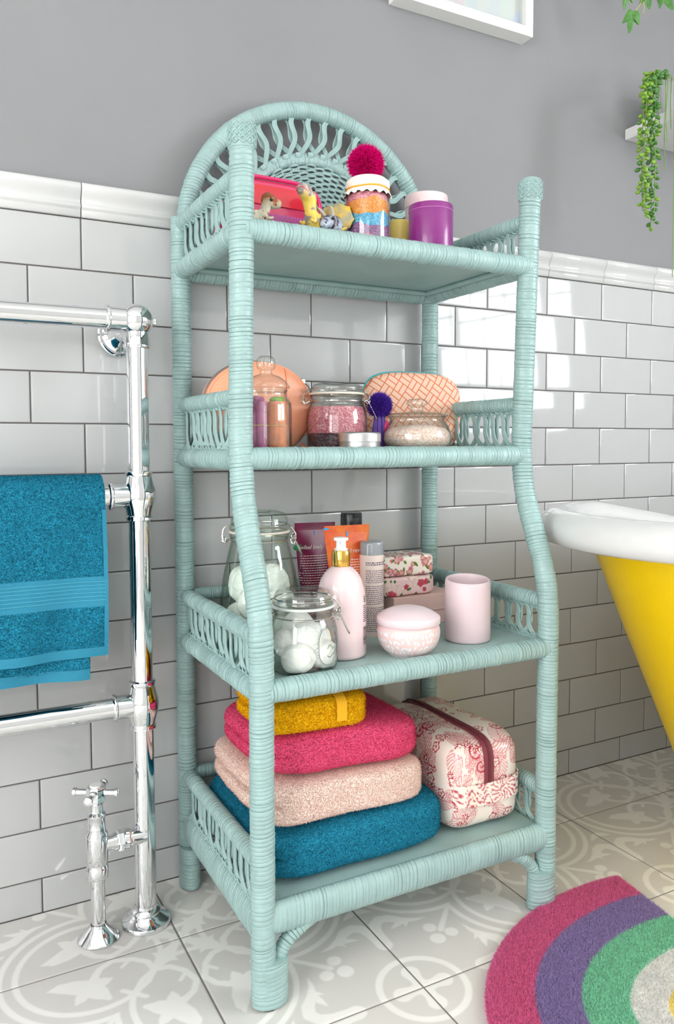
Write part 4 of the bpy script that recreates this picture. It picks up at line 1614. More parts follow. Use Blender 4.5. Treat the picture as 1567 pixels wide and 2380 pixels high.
# -------------------------------------------------- pump bottle
PB = (.393, -.352, Z3)
m_pinkpl = M('pale_pink_plastic', (236, 210, 211), .16, coat=.5, sss=.05)
bt = thing('pump_bottle', 'pale pink pump bottle with gold collar and white nozzle', 'bottle', PB)
m = MB()
m.lathe([(0, 0), (.040, 0), (.0455, .003), (.0468, .008), (.0470, .095), (.0462, .110), (.0435, .127), (.0385, .143), (.0310, .156), (.0220, .165), (.0160, .1685), (.0145, .170), (.0145, .178)], 56)
body = part('bottle_body', m, m_pinkpl, bt, angle=60)
m = MB()
m.lathe([(.0145, .1685), (.0170, .1685), (.0175, .170), (.0175, .196), (.0165, .198), (.008, .198)], 40)
part('gold_collar', m, M('polished_gold', (226, 178, 92), .12, metal=1.0, bump=(90, .08)), bt, angle=40, label='polished gold collar')
m = MB()
m.lathe([(.0, .198), (.0125, .198), (.0130, .2005), (.0100, .2015), (.0092, .203), (.0092, .214), (.0100, .2150), (.0135, .2165), (.0140, .2190), (.0125, .2215), (0, .2225)], 36)
m.tube([(0, 0, .2140), (-.004, -.012, .2140), (-.007, -.022, .2125)], [.0052, .0048, .0042], 12)
part('pump_nozzle', m, M('white_gloss_plastic', (246, 246, 245), .25), bt, angle=50, label='white pump nozzle')
# small print and bar code on the right of the bottle
m = MB()
def on_bottle(a, z, r=.0473):
    return (r * math.cos(a), r * math.sin(a), z)
def patch(a0, a1, z0, z1):
    n = 3
    vs = [on_bottle(a0 + (a1 - a0) * i / n, z) for i in range(n + 1) for z in (z0, z1)]
    m.add(vs, [(2 * i, 2 * i + 2, 2 * i + 3, 2 * i + 1) for i in range(n)])
rp2 = random.Random(4)
for k in range(13):
    z = .026 + k * .0026
    patch(-1.02, -.72, z, z + rp2.choice((.0008, .0013, .0018)))
for k in range(9):
    z = .068 + k * .0036
    a = -1.02
    while a < -.72:
        w = rp2.uniform(.015, .05)
        patch(a, a + w, z, z + .0017)
        a += w + .02
for (a0, a1, z0, z1) in ((-.97, -.80, .1045, .1056), (-.97, -.80, .1145, .1156), (-.97, -.95, .1045, .1156), (-.82, -.80, .1045, .1156), (-.91, -.86, .107, .112)):
    patch(a0, a1, z0, z1)
part('small_print', m, M('dark_print', (58, 48, 52), .5), body, smooth=False)

# -------------------------------------------------- squeeze tubes
def squeeze_tube(loc, rz, hw, h, body_mat, cap_mat, label, tilt=0.0):
    t = thing('squeeze_tube', label, 'tube', loc, rz)
    t.rotation_euler = (0, tilt, rz)
    m = MB()
    rows, n = [], 48
    zs = np.concatenate([np.linspace(.034, h - .016, 26), [h - .0155, h]])
    for z in zs:
        k = (z - .034) / (h - .016 - .034)
        k = min(1, max(0, k))
        a = .024 + (hw - .024) * (k ** .9)
        b = .024 * (1 - k ** 1.5) + .0014
        if z > h - .0157:
            a, b = hw, .0013
        rows.append([(a * math.copysign(abs(math.cos(th)) ** (1 - .25 * k), math.cos(th)), b * math.sin(th), z) for th in np.linspace(0, 2 * PI, n, endpoint=False)])
    mb_ = loft(rows, True)
    mb_.f.append(tuple(range(n))[::-1])
    mb_.mi.append(0)
    bo = part('tube_body', mb_, body_mat, t, angle=60)
    m = MB()
    m.lathe([(0, 0), (.0235, 0), (.0245, .002), (.0240, .032), (.022, .035), (0, .035)], 36)
    part('cap', m, cap_mat, t, angle=50)
    def surf(x, z):
        k = min(1, max(0, (z - .034) / (h - .05)))
        a = .024 + (hw - .024) * (k ** .9)
        b = .024 * (1 - k ** 1.5) + .0014
        return -b * max(0.0, 1 - (abs(x) / a) ** 2) ** .5 - .0005
    return t, bo, surf
def glue(mb_, surf, cx, cz, ax=1.0):
    """lay flat lettering (in x, y) onto the front of a tube at (cx, cz)"""
    return mb_.xf(lambda x, y, z: (cx + x * ax, surf(cx + x * ax, cz + y), cz + y))
def disc(a, b, n=28):
    m = MB()
    vs = [(0, 0, 0)] + [(a * math.cos(t), b * math.sin(t), 0) for t in np.linspace(0, 2 * PI, n, endpoint=False)]
    return m.add(vs, [(0, 1 + k, 1 + (k + 1) % n) for k in range(n)])
def rect(w, h, nx=4, nz=1):
    m = MB()
    vs, fs = [], []
    for i in range(nx + 1):
        for j in range(nz + 1):
            vs.append((-w / 2 + w * i / nx, -h / 2 + h * j / nz, 0))
    for i in range(nx):
        for j in range(nz):
            a = i * (nz + 1) + j
            fs.append((a, a + nz + 1, a + nz + 2, a + 1))
    return m.add(vs, fs)
m_wprint = M('white_print', (244, 238, 232), .5)
m_gprint = M('green_badge_print', (28, 140, 84), .4)
m_bprint = M('sky_blue_print', (0, 160, 230), .4)
def M_tube(name, c_top, c_bot, h, spots=None):
    m, nt, b = base_mat(name)
    b.inputs['Roughness'].default_value = .3
    tc = nd(nt, 'ShaderNodeTexCoord')
    sp = nd(nt, 'ShaderNodeSeparateXYZ')
    lk(nt, tc.outputs['Object'], sp.inputs[0])
    n = nd(nt, 'ShaderNodeTexNoise', Scale=26.0, Detail=3.0)
    lk(nt, tc.outputs['Object'], n.inputs['Vector'])
    rp = nd(nt, 'ShaderNodeMapRange')
    rp.inputs[1].default_value = .42
    rp.inputs[2].default_value = .70
    lk(nt, n.outputs[0], rp.inputs[0])
    mx = nd(nt, 'ShaderNodeMix', data_type='RGBA')
    mx.inputs[6].default_value = lin(c_top)
    mx.inputs[7].default_value = lin(c_bot)
    lk(nt, rp.outputs[0], mx.inputs[0])
    lk(nt, mx.outputs[2], b.inputs['Base Color'])
    return m
def tube_print(bo, surf, h, x0, brand, word, wx, lines_z, seed, blue):
    m = glue(disc(.0118, .0068), surf, x0 - .017, h - .052)
    part('green_badge', m, m_gprint, bo, smooth=False, label='green oval badge')
    m = glue(text_mb(brand, .0082, .15), lambda x, z: surf(x, z) - .0004, x0 - .017, h - .052)
    part('lettering', m, m_wprint, bo, smooth=False)
    m = glue(text_mb(word, .0125, .25), lambda x, z: surf(x, z) - .0004, wx, h - .052)
    part('lettering', m, m_wprint, bo, smooth=False)
    # rows of illegible small print
    m = MB()
    rr = random.Random(seed)
    for i in range(lines_z):
        z = h - .070 - i * .0052
        x = -.034
        while x < .030:
            w = rr.uniform(.002, .0065)
            q = glue(rect(w, .0013, 1), lambda xx, zz: surf(xx, zz) - .0003, x + w / 2 + x0 * .2, z)
            m.add(q.v, q.f)
            x += w + .0013
    part('small_print', m, m_wprint, bo, smooth=False)
    m = MB()
    for (x, z, w, hh_) in blue:
        q = glue(rect(w, hh_, 1), lambda xx, zz: surf(xx, zz) - .0006, x, z)
        m.add(q.v, q.f)
    part('blue_mark', m, m_bprint, bo, smooth=False)
h = .226
t, bo, sf = squeeze_tube((.448, -.118, Z3), 0.12, .052, h, M_tube('maroon_tube_print', (126, 28, 72), (104, 34, 66), h), M('maroon_cap', (112, 26, 62), .3), 'maroon squeeze tube standing beside the tall jar', tilt=.03)
tube_print(bo, sf, h, -.026, 'Radox', 'feel lively', -.009, 14, 5, [(-.002, h - .022, .0026, .0085)])
h = .2285
t, bo, sf = squeeze_tube((.474, -.222, Z3), 0.0, .0525, h, M_tube('orange_tube_print', (214, 84, 36), (226, 124, 40), h), M('orange_cap', (206, 84, 30), .3), 'orange squeeze tube standing behind the pump bottle', tilt=.01)
tube_print(bo, sf, h, -.009, 'Radox', 'feel revive', .013, 12, 6, [(-.0485, h - .006, .011, .0035), (-.001, h - .017, .0032, .0095)])

# -------------------------------------------------- bottles behind
bx = thing('flip_cap_bottle', 'bottle with black flip cap hidden behind the orange tube', 'bottle', (.553, -.100, Z3))
m = MB()
m.lathe([(0, 0), (.026, 0), (.028, .003), (.028, .190), (.0255, .200), (.0215, .204)], 40)
part('bottle_body', m, M('smoky_bottle', (206, 198, 190), .25, coat=.3), bx, angle=50)
m = MB()
m.lathe([(.0215, .203), (.0240, .204), (.0245, .206), (.0240, .238), (.0225, .242), (0, .243)], 40)
cp = part('flip_cap', m, M('black_cap', (44, 43, 45), .25), bx, angle=50)
m = MB()
m.bbox((-.008, -.026, .232), (.008, -.0225, .240), .001)
part('thumb_notch', m, M('black_notch', (24, 24, 26), .4), cp)
bx = thing('labelled_bottle', 'slim bottle with clear cap and beige text label beside the pump bottle', 'bottle', (.523, -.242, Z3))
m = MB()
m.lathe([(0, 0), (.0235, 0), (.0250, .003), (.0250, .168)], 40)
lb = part('label_sleeve', m, None or M('beige_label', (232, 214, 204), .45), bx, angle=50)
m = MB()
m.lathe([(.0246, .168), (.0246, .190), (.0238, .194), (.021, .196), (0, .1965)], 40)
part('clear_cap', m, M('grey_translucent_cap', (150, 154, 158), .12, coat=.4), bx, angle=50, label='translucent grey cap')
m = MB()
rr = random.Random(9)
for i in range(36):
    z = .152 - i * .0040
    a = -2.6
    big = i in (0, 1)
    while a < .25:
        w = rr.uniform(.06, .24)
        vs = [(.02525 * math.cos(q), .02525 * math.sin(q), zz) for q in (a, a + w / 2, a + w) for zz in (z, z + (.0022 if big else .0015))]
        if i not in (2, 3, 11, 22):
            m.add(vs, [(0, 2, 3, 1), (2, 4, 5, 3)])
        a += w + .05
part('small_print', m, M('violet_grey_print', (96, 82, 104), .5), lb, smooth=False)

# -------------------------------------------------- pink gift box and two wrapped soaps
bx = thing('gift_box', 'pale pink lidded cardboard box under the two floral soaps', 'box', (.672, -.155, Z3))
m_pbox = M('pale_pink_card', (226, 190, 182), .6, bump=(200, .1))
m = MB()
m.bbox((-.079, -.063, 0), (.079, .063, .040), .001)
part('box_base', m, m_pbox, bx, smooth=False)
m = MB()
m.bbox((-.082, -.066, .030), (.082, .066, .0655), .001)
part('box_lid', m, m_pbox, bx, smooth=False)

def soap(loc, rz, h, seed, label, base_c, flower_cols, leaf_c, centre_c):
    V, F = superbox(h, 7, (120, 60, 44))
    rr = np.random.default_rng(seed)
    # paper creases at the ends
    V[:, 2] += .0012 * vnoise(V, 70, seed)
    V[:, 1] += .0014 * vnoise(V, 60, seed + 1)
    col = np.ones((len(V), 3)) * np.array(lin(base_c)[:3])
    Vq = np.asarray(V)
    pts, nrm = sample_surface(V, F, 230, rr)
    order = rr.permutation(230)
    for k, i in enumerate(order):
        d = np.linalg.norm((Vq - pts[i]) * (1, 1, 1), axis=1)
        e = Vq - pts[i]
        ang = np.arctan2(e[:, 2] + e[:, 1] * .3, e[:, 0] + e[:, 1] * .2) + rr.random() * 6
        if k % 3 == 0:
            dirv = rr.normal(size=3)
            dirv /= np.linalg.norm(dirv)
            al = e @ dirv
            pe = np.linalg.norm(e - al[:, None] * dirv, axis=1)
            msk = (np.abs(al) < .009) & (pe < .0030 * (1 - (al / .009) ** 2))
            col[msk] = np.array(lin(leaf_c[k % len(leaf_c)])[:3])
        else:
            R = rr.uniform(.0045, .0100)
            pet = R * (.72 + .28 * np.abs(np.cos(2.5 * ang)))
            c1 = np.array(lin(flower_cols[k % len(flower_cols)])[:3])
            c2 = np.array(lin(centre_c[k % len(centre_c)])[:3])
            msk = d < pet
            t = np.clip(d[msk] / R, 0, 1)[:, None]
            sw = (.5 + .5 * np.sin(d[msk] * 900 + ang[msk] * 3))[:, None]
            col[msk] = (c2 * (1 - t) + c1 * t) * (.82 + .25 * sw)
    m = MB().add(V + np.array([0, 0, h[2]]), F)
    me = m.mesh('soap_bar', True, 70)
    set_attr(me, 'col', np.clip(col, 0, 1), 'COLOR')
    o = link('soap_bar', me, M_vcol('floral_paper_%d' % seed, .4, bump=(90, .3)), None, loc, (0, 0, rz))
    return tag(o, label, 'soap')
soap((.637, -.172, Z3 + .0655), .03, (.0690, .040, .0215), 3, 'lower soap bar in pink rose-print paper on the pink box', (240, 204, 204), [(226, 150, 160), (244, 226, 220), (206, 88, 104)], [(76, 116, 60), (50, 96, 62), (188, 54, 80)], [(250, 236, 228), (236, 196, 180), (190, 60, 84)])
soap((.634, -.172, Z3 + .1085), -.04, (.0690, .040, .0225), 5, 'upper soap bar in cream paper printed with pink peonies', (246, 236, 222), [(214, 122, 140), (236, 178, 186), (202, 92, 100)], [(104, 122, 30), (70, 110, 40), (176, 150, 40)], [(246, 220, 214), (178, 70, 90), (240, 200, 190)])

# -------------------------------------------------- lidded bowl candle and beaker
BW = (.512, -.398, Z3)
bw = thing('lidded_bowl', 'round pink lidded bowl printed with pale leaf dashes', 'bowl', BW)
prof = [(0, 0), (.034, 0), (.038, .001), (.046, .008), (.0535, .018), (.0585, .030), (.0600, .041), (.0590, .050), (.0560, .056), (.0545, .058)]
pr_ = smooth_path([(r, 0, z) for r, z in prof], 70)
seg = 150
m = MB().lathe([(max(p[0], 0), p[2]) for p in pr_], seg)
me = m.mesh('bowl_body', True, 60)
Vq = np.array(m.v)
sd = np.full(len(Vq), 1.0)
rr = np.random.default_rng(2)
an = np.arctan2(Vq[:, 1], Vq[:, 0])
arcl = np.interp(Vq[:, 2], pr_[:, 2], np.concatenate([[0], np.cumsum(np.linalg.norm(np.diff(pr_, axis=0), axis=1))]))
rad_ = np.hypot(Vq[:, 0], Vq[:, 1])
cells = [(i, j) for i in range(40) for j in range(5)]
for i, j in cells:
    a0 = (i + .5 * (j % 2) + rr.uniform(-.25, .25)) / 40 * 2 * PI
    s0 = .042 + j * .0118 + rr.uniform(-.002, .002)
    th = rr.uniform(-.9, .9) + PI / 2
    da = (an - a0 + PI) % (2 * PI) - PI
    ex, ez = da * .056, arcl - s0
    al = ex * math.cos(th) + ez * math.sin(th)
    pe = -ex * math.sin(th) + ez * math.cos(th)
    sd = np.minimum(sd, (np.sqrt((al / .0048) ** 2 + (pe / .0019) ** 2) - 1) * .0019)
set_attr(me, 'sd', sd)
link('bowl_body', me, M_print('leaf_dash_print', (232, 200, 198), (226, 236, 240), .3, .0003, coat=.3), bw)
m = MB()
m.lathe([(.050, .0575), (.0585, .0575), (.0600, .059), (.0600, .069), (.0590, .0715), (.0560, .0735), (.048, .079), (.036, .0845), (.022, .088), (.010, .0893), (0, .0895)], 64)
part('bowl_lid', m, M('pale_pink_ceramic', (228, 208, 213), .32), bw, angle=50)
CP = (.673, -.368, Z3)
m = MB()
m.lathe([(0, 0), (.042, 0), (.0450, .0015), (.0460, .005), (.0455, .117), (.0445, .122), (.0425, .1235), (.0405, .122), (.0400, .117), (.0400, .020), (0, .018)], 64)
m.xf(lambda x, y, z: (x, y, z + (.004 * (x * .4 + y) / .046 if z > .1 else 0)))
o = link('beaker', m.mesh('beaker', True, 50), M('matt_pink_ceramic', (222, 200, 205), .42), None, CP)
tag(o, 'plain matt pink ceramic beaker at the right end of the third shelf', 'beaker')

# ================================================================== SHELF 2
# stoppered jar with two rolls
AJ = (.262, -.312, Z2)
jar = thing('stopper_jar', 'fluted glass jar with round glass stopper holding two coloured rolls', 'jar', AJ)
prof = [(.038, 0), (.0435, .003), (.0450, .010), (.0450, .078), (.0435, .088), (.0385, .096), (.0360, .100), (.0360, .107), (.0385, .110)]
vessel(jar, prof, m_glass, flute=16)
m = MB()
m.lathe([(0, .106), (.034, .106), (.0345, .112), (.0420, .1135), (.0430, .116), (.0415, .119), (.0360, .126), (.0250, .134), (.0130, .138), (.0105, .141), (.0110, .145), (.0160, .149), (.0178, .157), (.0165, .165), (.0110, .1705), (0, .172)], 40)
part('stopper', m, m_sglass, jar, angle=60)
def roll(dx, dy, c, c2, label, name='tied_roll'):
    o = thing(name, label, 'roll', (AJ[0] + dx, AJ[1] + dy, AJ[2] + .0042))
    m = MB()
    m.lathe([(0, 0), (.0170, 0), (.0178, .003), (.0178, .082), (.0165, .0855), (0, .086)], 28)
    m.xf(lambda x, y, z: (x * (1 + .03 * math.cos(7 * math.atan2(y, x))), y * (1 + .03 * math.cos(7 * math.atan2(y, x))), z))
    part('roll_body', m, M(label.split()[0] + '_roll', c, .4, var=(60, .15), bump=(120, .2)), o, angle=50)
    m = MB()
    m.tube([(.0186 * math.cos(a), .0186 * math.sin(a), .042) for a in np.linspace(0, 2 * PI, 30, endpoint=False)], .0008, 6, closed=True)
    part('twine', m, M('straw_twine', (214, 186, 120), .7), o)
    m = MB()
    m.lathe([(0, .086), (.013, .086), (.014, .089), (.011, .093), (0, .095)], 16)
    part('roll_end', m, M(label.split()[0] + '_end', c2, .5, bump=(200, .4)), o)
    return o
roll(-.0195, -.004, (176, 92, 136), (196, 120, 160), 'plum roll tied with twine inside the stoppered jar')
roll(.0195, -.004, (232, 138, 88), (140, 190, 70), 'orange roll tied with twine inside the stoppered jar')

# coral round bag
CB = (.312, -.150, Z2)
bag = thing('cosmetic_bag', 'round coral leather cosmetic bag with zip standing behind the stoppered jar', 'bag', CB, .06)
m_coral = M('coral_leather', (246, 166, 130), .42, bump=(160, .12), var=(12, .04))
def pillow(rx, rz, zc, ty, n=2.4, e=2.2, seg=96, rows=20, flat=0.0):
    """lens-shaped bag: outline in x-z, bulging in y"""
    m = MB()
    vs, fs = [], []
    def outl(t, f):
        c, s = math.cos(t), math.sin(t)
        x = rx * f * math.copysign(abs(c) ** (2 / n), c)
        z = rz * f * math.copysign(abs(s) ** (2 / n), s)
        return x, zc + z
    rws = []
    for i in range(2 * rows + 1):
        v = -1 + i / rows
        f = (1 - abs(v) ** e) ** (1 / e) if abs(v) < 1 else 0
        f = max(f, 0)
        if abs(v) >= 1:
            rws.append([len(vs)])
            vs.append((0, v * ty, zc))
        else:
            rws.append(list(range(len(vs), len(vs) + seg)))
            for k in range(seg):
                x, z = outl(2 * PI * k / seg, f)
                vs.append((x, v * ty, max(z, 0.0005 + .004 * (1 - f))))
    for A, B in zip(rws[:-1], rws[1:]):
        for k in range(seg):
            k2 = (k + 1) % seg
            if len(A) == 1:
                fs.append((A[0], B[k], B[k2]))
            elif len(B) == 1:
                fs.append((A[k], B[0], A[k2]))
            else:
                fs.append((A[k], B[k], B[k2], A[k2]))
    m.add(vs, fs)
    return m, outl
m, outl = pillow(.118, .0945, .082, .030, 2.15, 3.0)
part('bag_body', m, m_coral, bag, angle=70)
m = MB()
ts = np.linspace(-.55, PI + .55, 90)
m.tube([(outl(t, 1.004)[0], 0, outl(t, 1.004)[1]) for t in ts], .0032, 8)
zp = part('zip', m, M('grey_zip_teeth', (150, 140, 136), .35, metal=.8, bump=(900, .8)), bag)
m = MB()
for sy in (-1, 1):
    m.tube([(outl(t, .985)[0], sy * .012, outl(t, .985)[1]) for t in ts], .0026, 8)
part('edge_piping', m, m_coral, bag)
m = MB()
ts2 = np.linspace(-.4, PI + .4, 120)
for a, b in zip(ts2[:-1:2], ts2[1::2]):
    p, q = outl(a, .93), outl(b, .93)
    yy_ = -.030 * (1 - .93 ** 3.0) ** (1 / 3.0) - .0006
    m.tube([(p[0], yy_, p[1]), (q[0], yy_, q[1])], .0007, 5)
part('stitching', m, M('pale_coral_thread', (250, 196, 160), .6), bag)
m = MB()
for xx_ in (.052, -.055):
    pts = []
    for z in np.linspace(.166, .085, 14):
        rz_ = (z - .082) / .0945
        f = (abs(xx_ / .118) ** 2.15 + abs(rz_) ** 2.15) ** (1 / 2.15)
        f = min(f, .995)
        pts.append((xx_ - .004 * (.166 - z) / .08, -.030 * (1 - f ** 3.0) ** (1 / 3.0) - .0002, z))
    m.tube(pts, .0012, 6)
part('panel_seam', m, M('coral_seam', (214, 112, 78), .5), bag)
m = MB()
tp = outl(.30, 1.03)
m.tube(smooth_path([(outl(.62, 1.02)[0], -.004, outl(.62, 1.02)[1]), (outl(.5, 1.06)[0], -.008, outl(.5, 1.06)[1]), (tp[0], -.010, tp[1]), (tp[0] + .0035, -.010, tp[1] - .04)], 24), .0022, 8, sx=.5, sy=1.4)
m.bbox((outl(.62, 1.02)[0] - .004, -.008, outl(.62, 1.02)[1] - .004), (outl(.62, 1.02)[0] + .006, .006, outl(.62, 1.02)[1] + .008), .001)
part('zip_pull', m, m_wire, zp)
m = MB()
m.tube(smooth_path([(.085, -.02, .014), (.095, -.026, .006), (.108, -.026, .008), (.114, -.022, .003)], 16), .0024, 7)
part('zip_tail', m, M('coral_tail', (226, 110, 74), .5), bag)

# clip jar with pink salts
PJ = (.465, -.200, Z2)
jar = thing('clip_jar', 'clip-top glass jar filled with pink and dark bath salts on the second shelf', 'jar', PJ)
prof = [(.052, 0), (.0585, .004), (.0620, .012), (.0625, .060), (.0605, .078), (.0560, .091), (.0525, .098), (.0520, .104), (.0545, .107), (.0545, .112)]
vessel(jar, prof, m_glass)
clamp_lid(jar, .0545, .1155, .022, m_glass, m_rubber)
clamp(jar, .0545, .099, .119, -.45, 1.1)
m_pinksalt = M_grain('pink_salt', [(214, 110, 130), (226, 138, 152), (196, 92, 112), (236, 170, 176)], 420)
m_darksalt = M_grain('dark_plum_salt', [(92, 50, 66), (66, 44, 56), (130, 76, 88), (52, 40, 50)], 330)
def fill(rows, wob, seed, segs=40):
    m = MB().lathe(rows, segs)
    m.xf(lambda x, y, z: (x, y, z))
    return m
m = MB()
m.lathe([(0, .0045), (.0565, .0055), (.0590, .012), (.0597, .034), (.045, .037), (0, .035)], 44)
part('dark_salt', m, m_darksalt, jar, angle=50, label='dark plum salt layer')
m = MB()
m.lathe([(0, .0355), (.045, .0375), (.0597, .0345), (.0598, .058), (.0578, .077), (.0535, .088), (.03, .090), (0, .091)], 44)
part('pink_salt', m, m_pinksalt, jar, angle=50, label='pink salt layer')

# tin
tn = thing('tin', 'small round brushed aluminium tin at the front of the second shelf', 'tin', (.452, -.318, Z2))
m_alu = M('brushed_aluminium', (206, 206, 206), .32, metal=1.0, bump=(400, .05))
m = MB()
m.lathe([(0, 0), (.038, 0), (.0395, .0015), (.0398, .018)], 48)
part('tin_base', m, m_alu, tn)
m = MB()
m.lathe([(.0396, .016), (.0408, .016), (.0412, .0175), (.0408, .019), (.0410, .030), (.0400, .0335), (.0375, .035), (.033, .0345), (0, .0345)], 48)
part('tin_lid', m, m_alu, tn, angle=50)

# pompom tassel
def pompom(parent, c, r, n, length, width, mat, fib, name='pompom', rng=RNG):
    V, F = superbox((r * .72,) * 3, 2.0, 10)
    m = MB().add(V + np.array(c), F)
    o = part(name, m, mat, parent, angle=90)
    Pt, Nn = sample_surface(V, F, n, rng)
    tv, tf = tufts(Pt, Nn, length, width, .75, rng)
    q = link('yarn', fast_mesh('yarn', tv + np.array(c), tf), fib, o)
    q['kind'] = 'stuff'
    return o
m_purp = M('violet_yarn', (84, 48, 160), .9, spec=.1, sheen=.3, var=(90, .25))
m_mag = M('magenta_yarn', (216, 10, 118), .9, spec=.1, sheen=.3, var=(90, .25))
ts_ = thing('tassel', 'violet pompom tassel with a magenta ribbon between the two salt jars', 'tassel', (.548, -.232, Z2))
pompom(ts_, (0, 0, .092), .0262, 5200, .0105, .0022, m_purp, M_pile('violet_fibre', (96, 58, 178), .4))
m = MB()
rr = random.Random(6)
for k in range(70):
    a, r = rr.random() * 6.28, .014 * rr.random() ** .5
    m.tube(smooth_path([(r * .5 * math.cos(a), r * .5 * math.sin(a), .082), (r * math.cos(a), r * math.sin(a), .045), (r * 1.25 * math.cos(a), r * 1.25 * math.sin(a), .002 + rr.random() * .008)], 6), .0015, 5)
part('tassel_strands', m, M('lilac_yarn', (112, 84, 168), .9, sheen=.3), ts_)
m = MB()
m.tube([(.006, -.018, .060), (.006, -.020, .050), (.005, -.020, .020), (.004, -.019, .006)], [.002, .0052, .0055, .005], 10, sx=.6, sy=1.2, up=(0, 1, 0))
part('ribbon', m, M('magenta_ribbon', (200, 40, 96), .5), ts_, label='magenta ribbon strip')

# low salt bowl
SB = (.607, -.282, Z2)
jar = thing('stopper_jar', 'squat round glass jar with knob lid filled with pale pink salt', 'jar', SB)
prof = [(.050, 0), (.0600, .002), (.0685, .010), (.0715, .022), (.0695, .036), (.0640, .048), (.0580, .056), (.0555, .061), (.0570, .065), (.0600, .067)]
vessel(jar, prof, m_glass, seg=56)
m = MB()
m.lathe([(0, .0675), (.055, .0675), (.0625, .0680), (.0640, .070), (.0620, .0725), (.050, .0750), (.030, .077), (.0165, .078), (.0125, .081), (.0120, .086), (.0150, .089), (.0205, .092), (.0220, .096), (.0205, .100), (.0160, .1035), (0, .1045)], 48)
part('lid', m, m_sglass, jar, angle=60)
m = MB()
m.lathe([(0, .004), (.050, .0045), (.0655, .012), (.0685, .022), (.0670, .034), (.058, .044), (.030, .050), (0, .052)], 48)
part('pale_salt', m, M_grain('pale_salt', [(240, 214, 200), (246, 226, 214), (236, 200, 186), (226, 172, 148), (250, 236, 226)], 520), jar, angle=50, label='pale pink salt')

# basket-print pouch
PO = (.702, -.118, Z2)
po = thing('pouch', 'pale orange pouch printed with a basket-weave pattern', 'bag', PO, -.10)
m, outl2 = pillow(.1225, .0900, .0840, .026, 3.6, 3.0, seg=220, rows=36)
def M_basket(name):
    """basket-weave print: bricks turned on the diagonal, each filled with fine lines"""
    mt, nt, bs = base_mat(name)
    bs.inputs['Roughness'].default_value = .7
    tc = nd(nt, 'ShaderNodeTexCoord')
    sp = nd(nt, 'ShaderNodeSeparateXYZ')
    lk(nt, tc.outputs['Object'], sp.inputs[0])
    cb = nd(nt, 'ShaderNodeCombineXYZ')
    lk(nt, sp.outputs[0], cb.inputs[0])
    lk(nt, sp.outputs[2], cb.inputs[1])
    mp = nd(nt, 'ShaderNodeMapping')
    mp.inputs['Rotation'].default_value = (0, 0, .62)
    mp.inputs['Scale'].default_value = (40, 40, 40)
    lk(nt, cb.outputs[0], mp.inputs['Vector'])
    ck = nd(nt, 'ShaderNodeTexChecker', Scale=1.0)
    lk(nt, mp.outputs[0], ck.inputs['Vector'])
    def bricks(rot):
        m2 = nd(nt, 'ShaderNodeMapping')
        m2.inputs['Rotation'].default_value = (0, 0, rot)
        lk(nt, mp.outputs[0], m2.inputs['Vector'])
        br = nd(nt, 'ShaderNodeTexBrick', offset=0.0, squash=1.0)
        br.inputs['Scale'].default_value = 1.0
        br.inputs['Brick Width'].default_value = 1.0
        br.inputs['Row Height'].default_value = 1.0
        br.inputs['Mortar Size'].default_value = .045
        br.inputs['Mortar Smooth'].default_value = 0.0
        lk(nt, m2.outputs[0], br.inputs['Vector'])
        return br
    br = bricks(0)
    s2 = nd(nt, 'ShaderNodeSeparateXYZ')
    lk(nt, mp.outputs[0], s2.inputs[0])
    pick = nd(nt, 'ShaderNodeMix', data_type='FLOAT')
    lk(nt, ck.outputs['Fac'], pick.inputs[0])
    lk(nt, s2.outputs[0], pick.inputs[2])
    lk(nt, s2.outputs[1], pick.inputs[3])
    mu = nd(nt, 'ShaderNodeMath', operation='MULTIPLY')
    mu.inputs[1].default_value = 2 * PI * 10
    lk(nt, pick.outputs[0], mu.inputs[0])
    sn = nd(nt, 'ShaderNodeMath', operation='SINE')
    lk(nt, mu.outputs[0], sn.inputs[0])
    gt = nd(nt, 'ShaderNodeMath', operation='GREATER_THAN')
    gt.inputs[1].default_value = 0.1
    lk(nt, sn.outputs[0], gt.inputs[0])
    c1 = nd(nt, 'ShaderNodeMix', data_type='RGBA')
    c1.inputs[6].default_value = lin((240, 208, 188))
    c1.inputs[7].default_value = lin((234, 182, 152))
    lk(nt, gt.outputs[0], c1.inputs[0])
    fr = nd(nt, 'ShaderNodeMath', operation='FRACT')
    lk(nt, pick.outputs[0], fr.inputs[0])
    cp_ = nd(nt, 'ShaderNodeMath', operation='COMPARE')
    cp_.inputs[1].default_value = .5
    cp_.inputs[2].default_value = .05
    lk(nt, fr.outputs[0], cp_.inputs[0])
    mxm = nd(nt, 'ShaderNodeMath', operation='MAXIMUM')
    lk(nt, cp_.outputs[0], mxm.inputs[0])
    lk(nt, br.outputs['Fac'], mxm.inputs[1])
    c2 = nd(nt, 'ShaderNodeMix', data_type='RGBA')
    c2.inputs[7].default_value = lin((222, 120, 78))
    lk(nt, mxm.outputs[0], c2.inputs[0])
    lk(nt, c1.outputs[2], c2.inputs[6])
    lk(nt, c2.outputs[2], bs.inputs['Base Color'])
    return mt
part('pouch_body', m, M_basket('basket_print_fabric'), po, angle=70)
m = MB()
m.tube([(outl2(t, 1.003)[0], .006, max(.003, outl2(t, 1.003)[1])) for t in np.linspace(-.6, PI + .6, 90)], .0028, 8)
part('teal_lining_edge', m, M('teal_lining', (70, 176, 186), .6), po, label='teal lining showing along the edge')

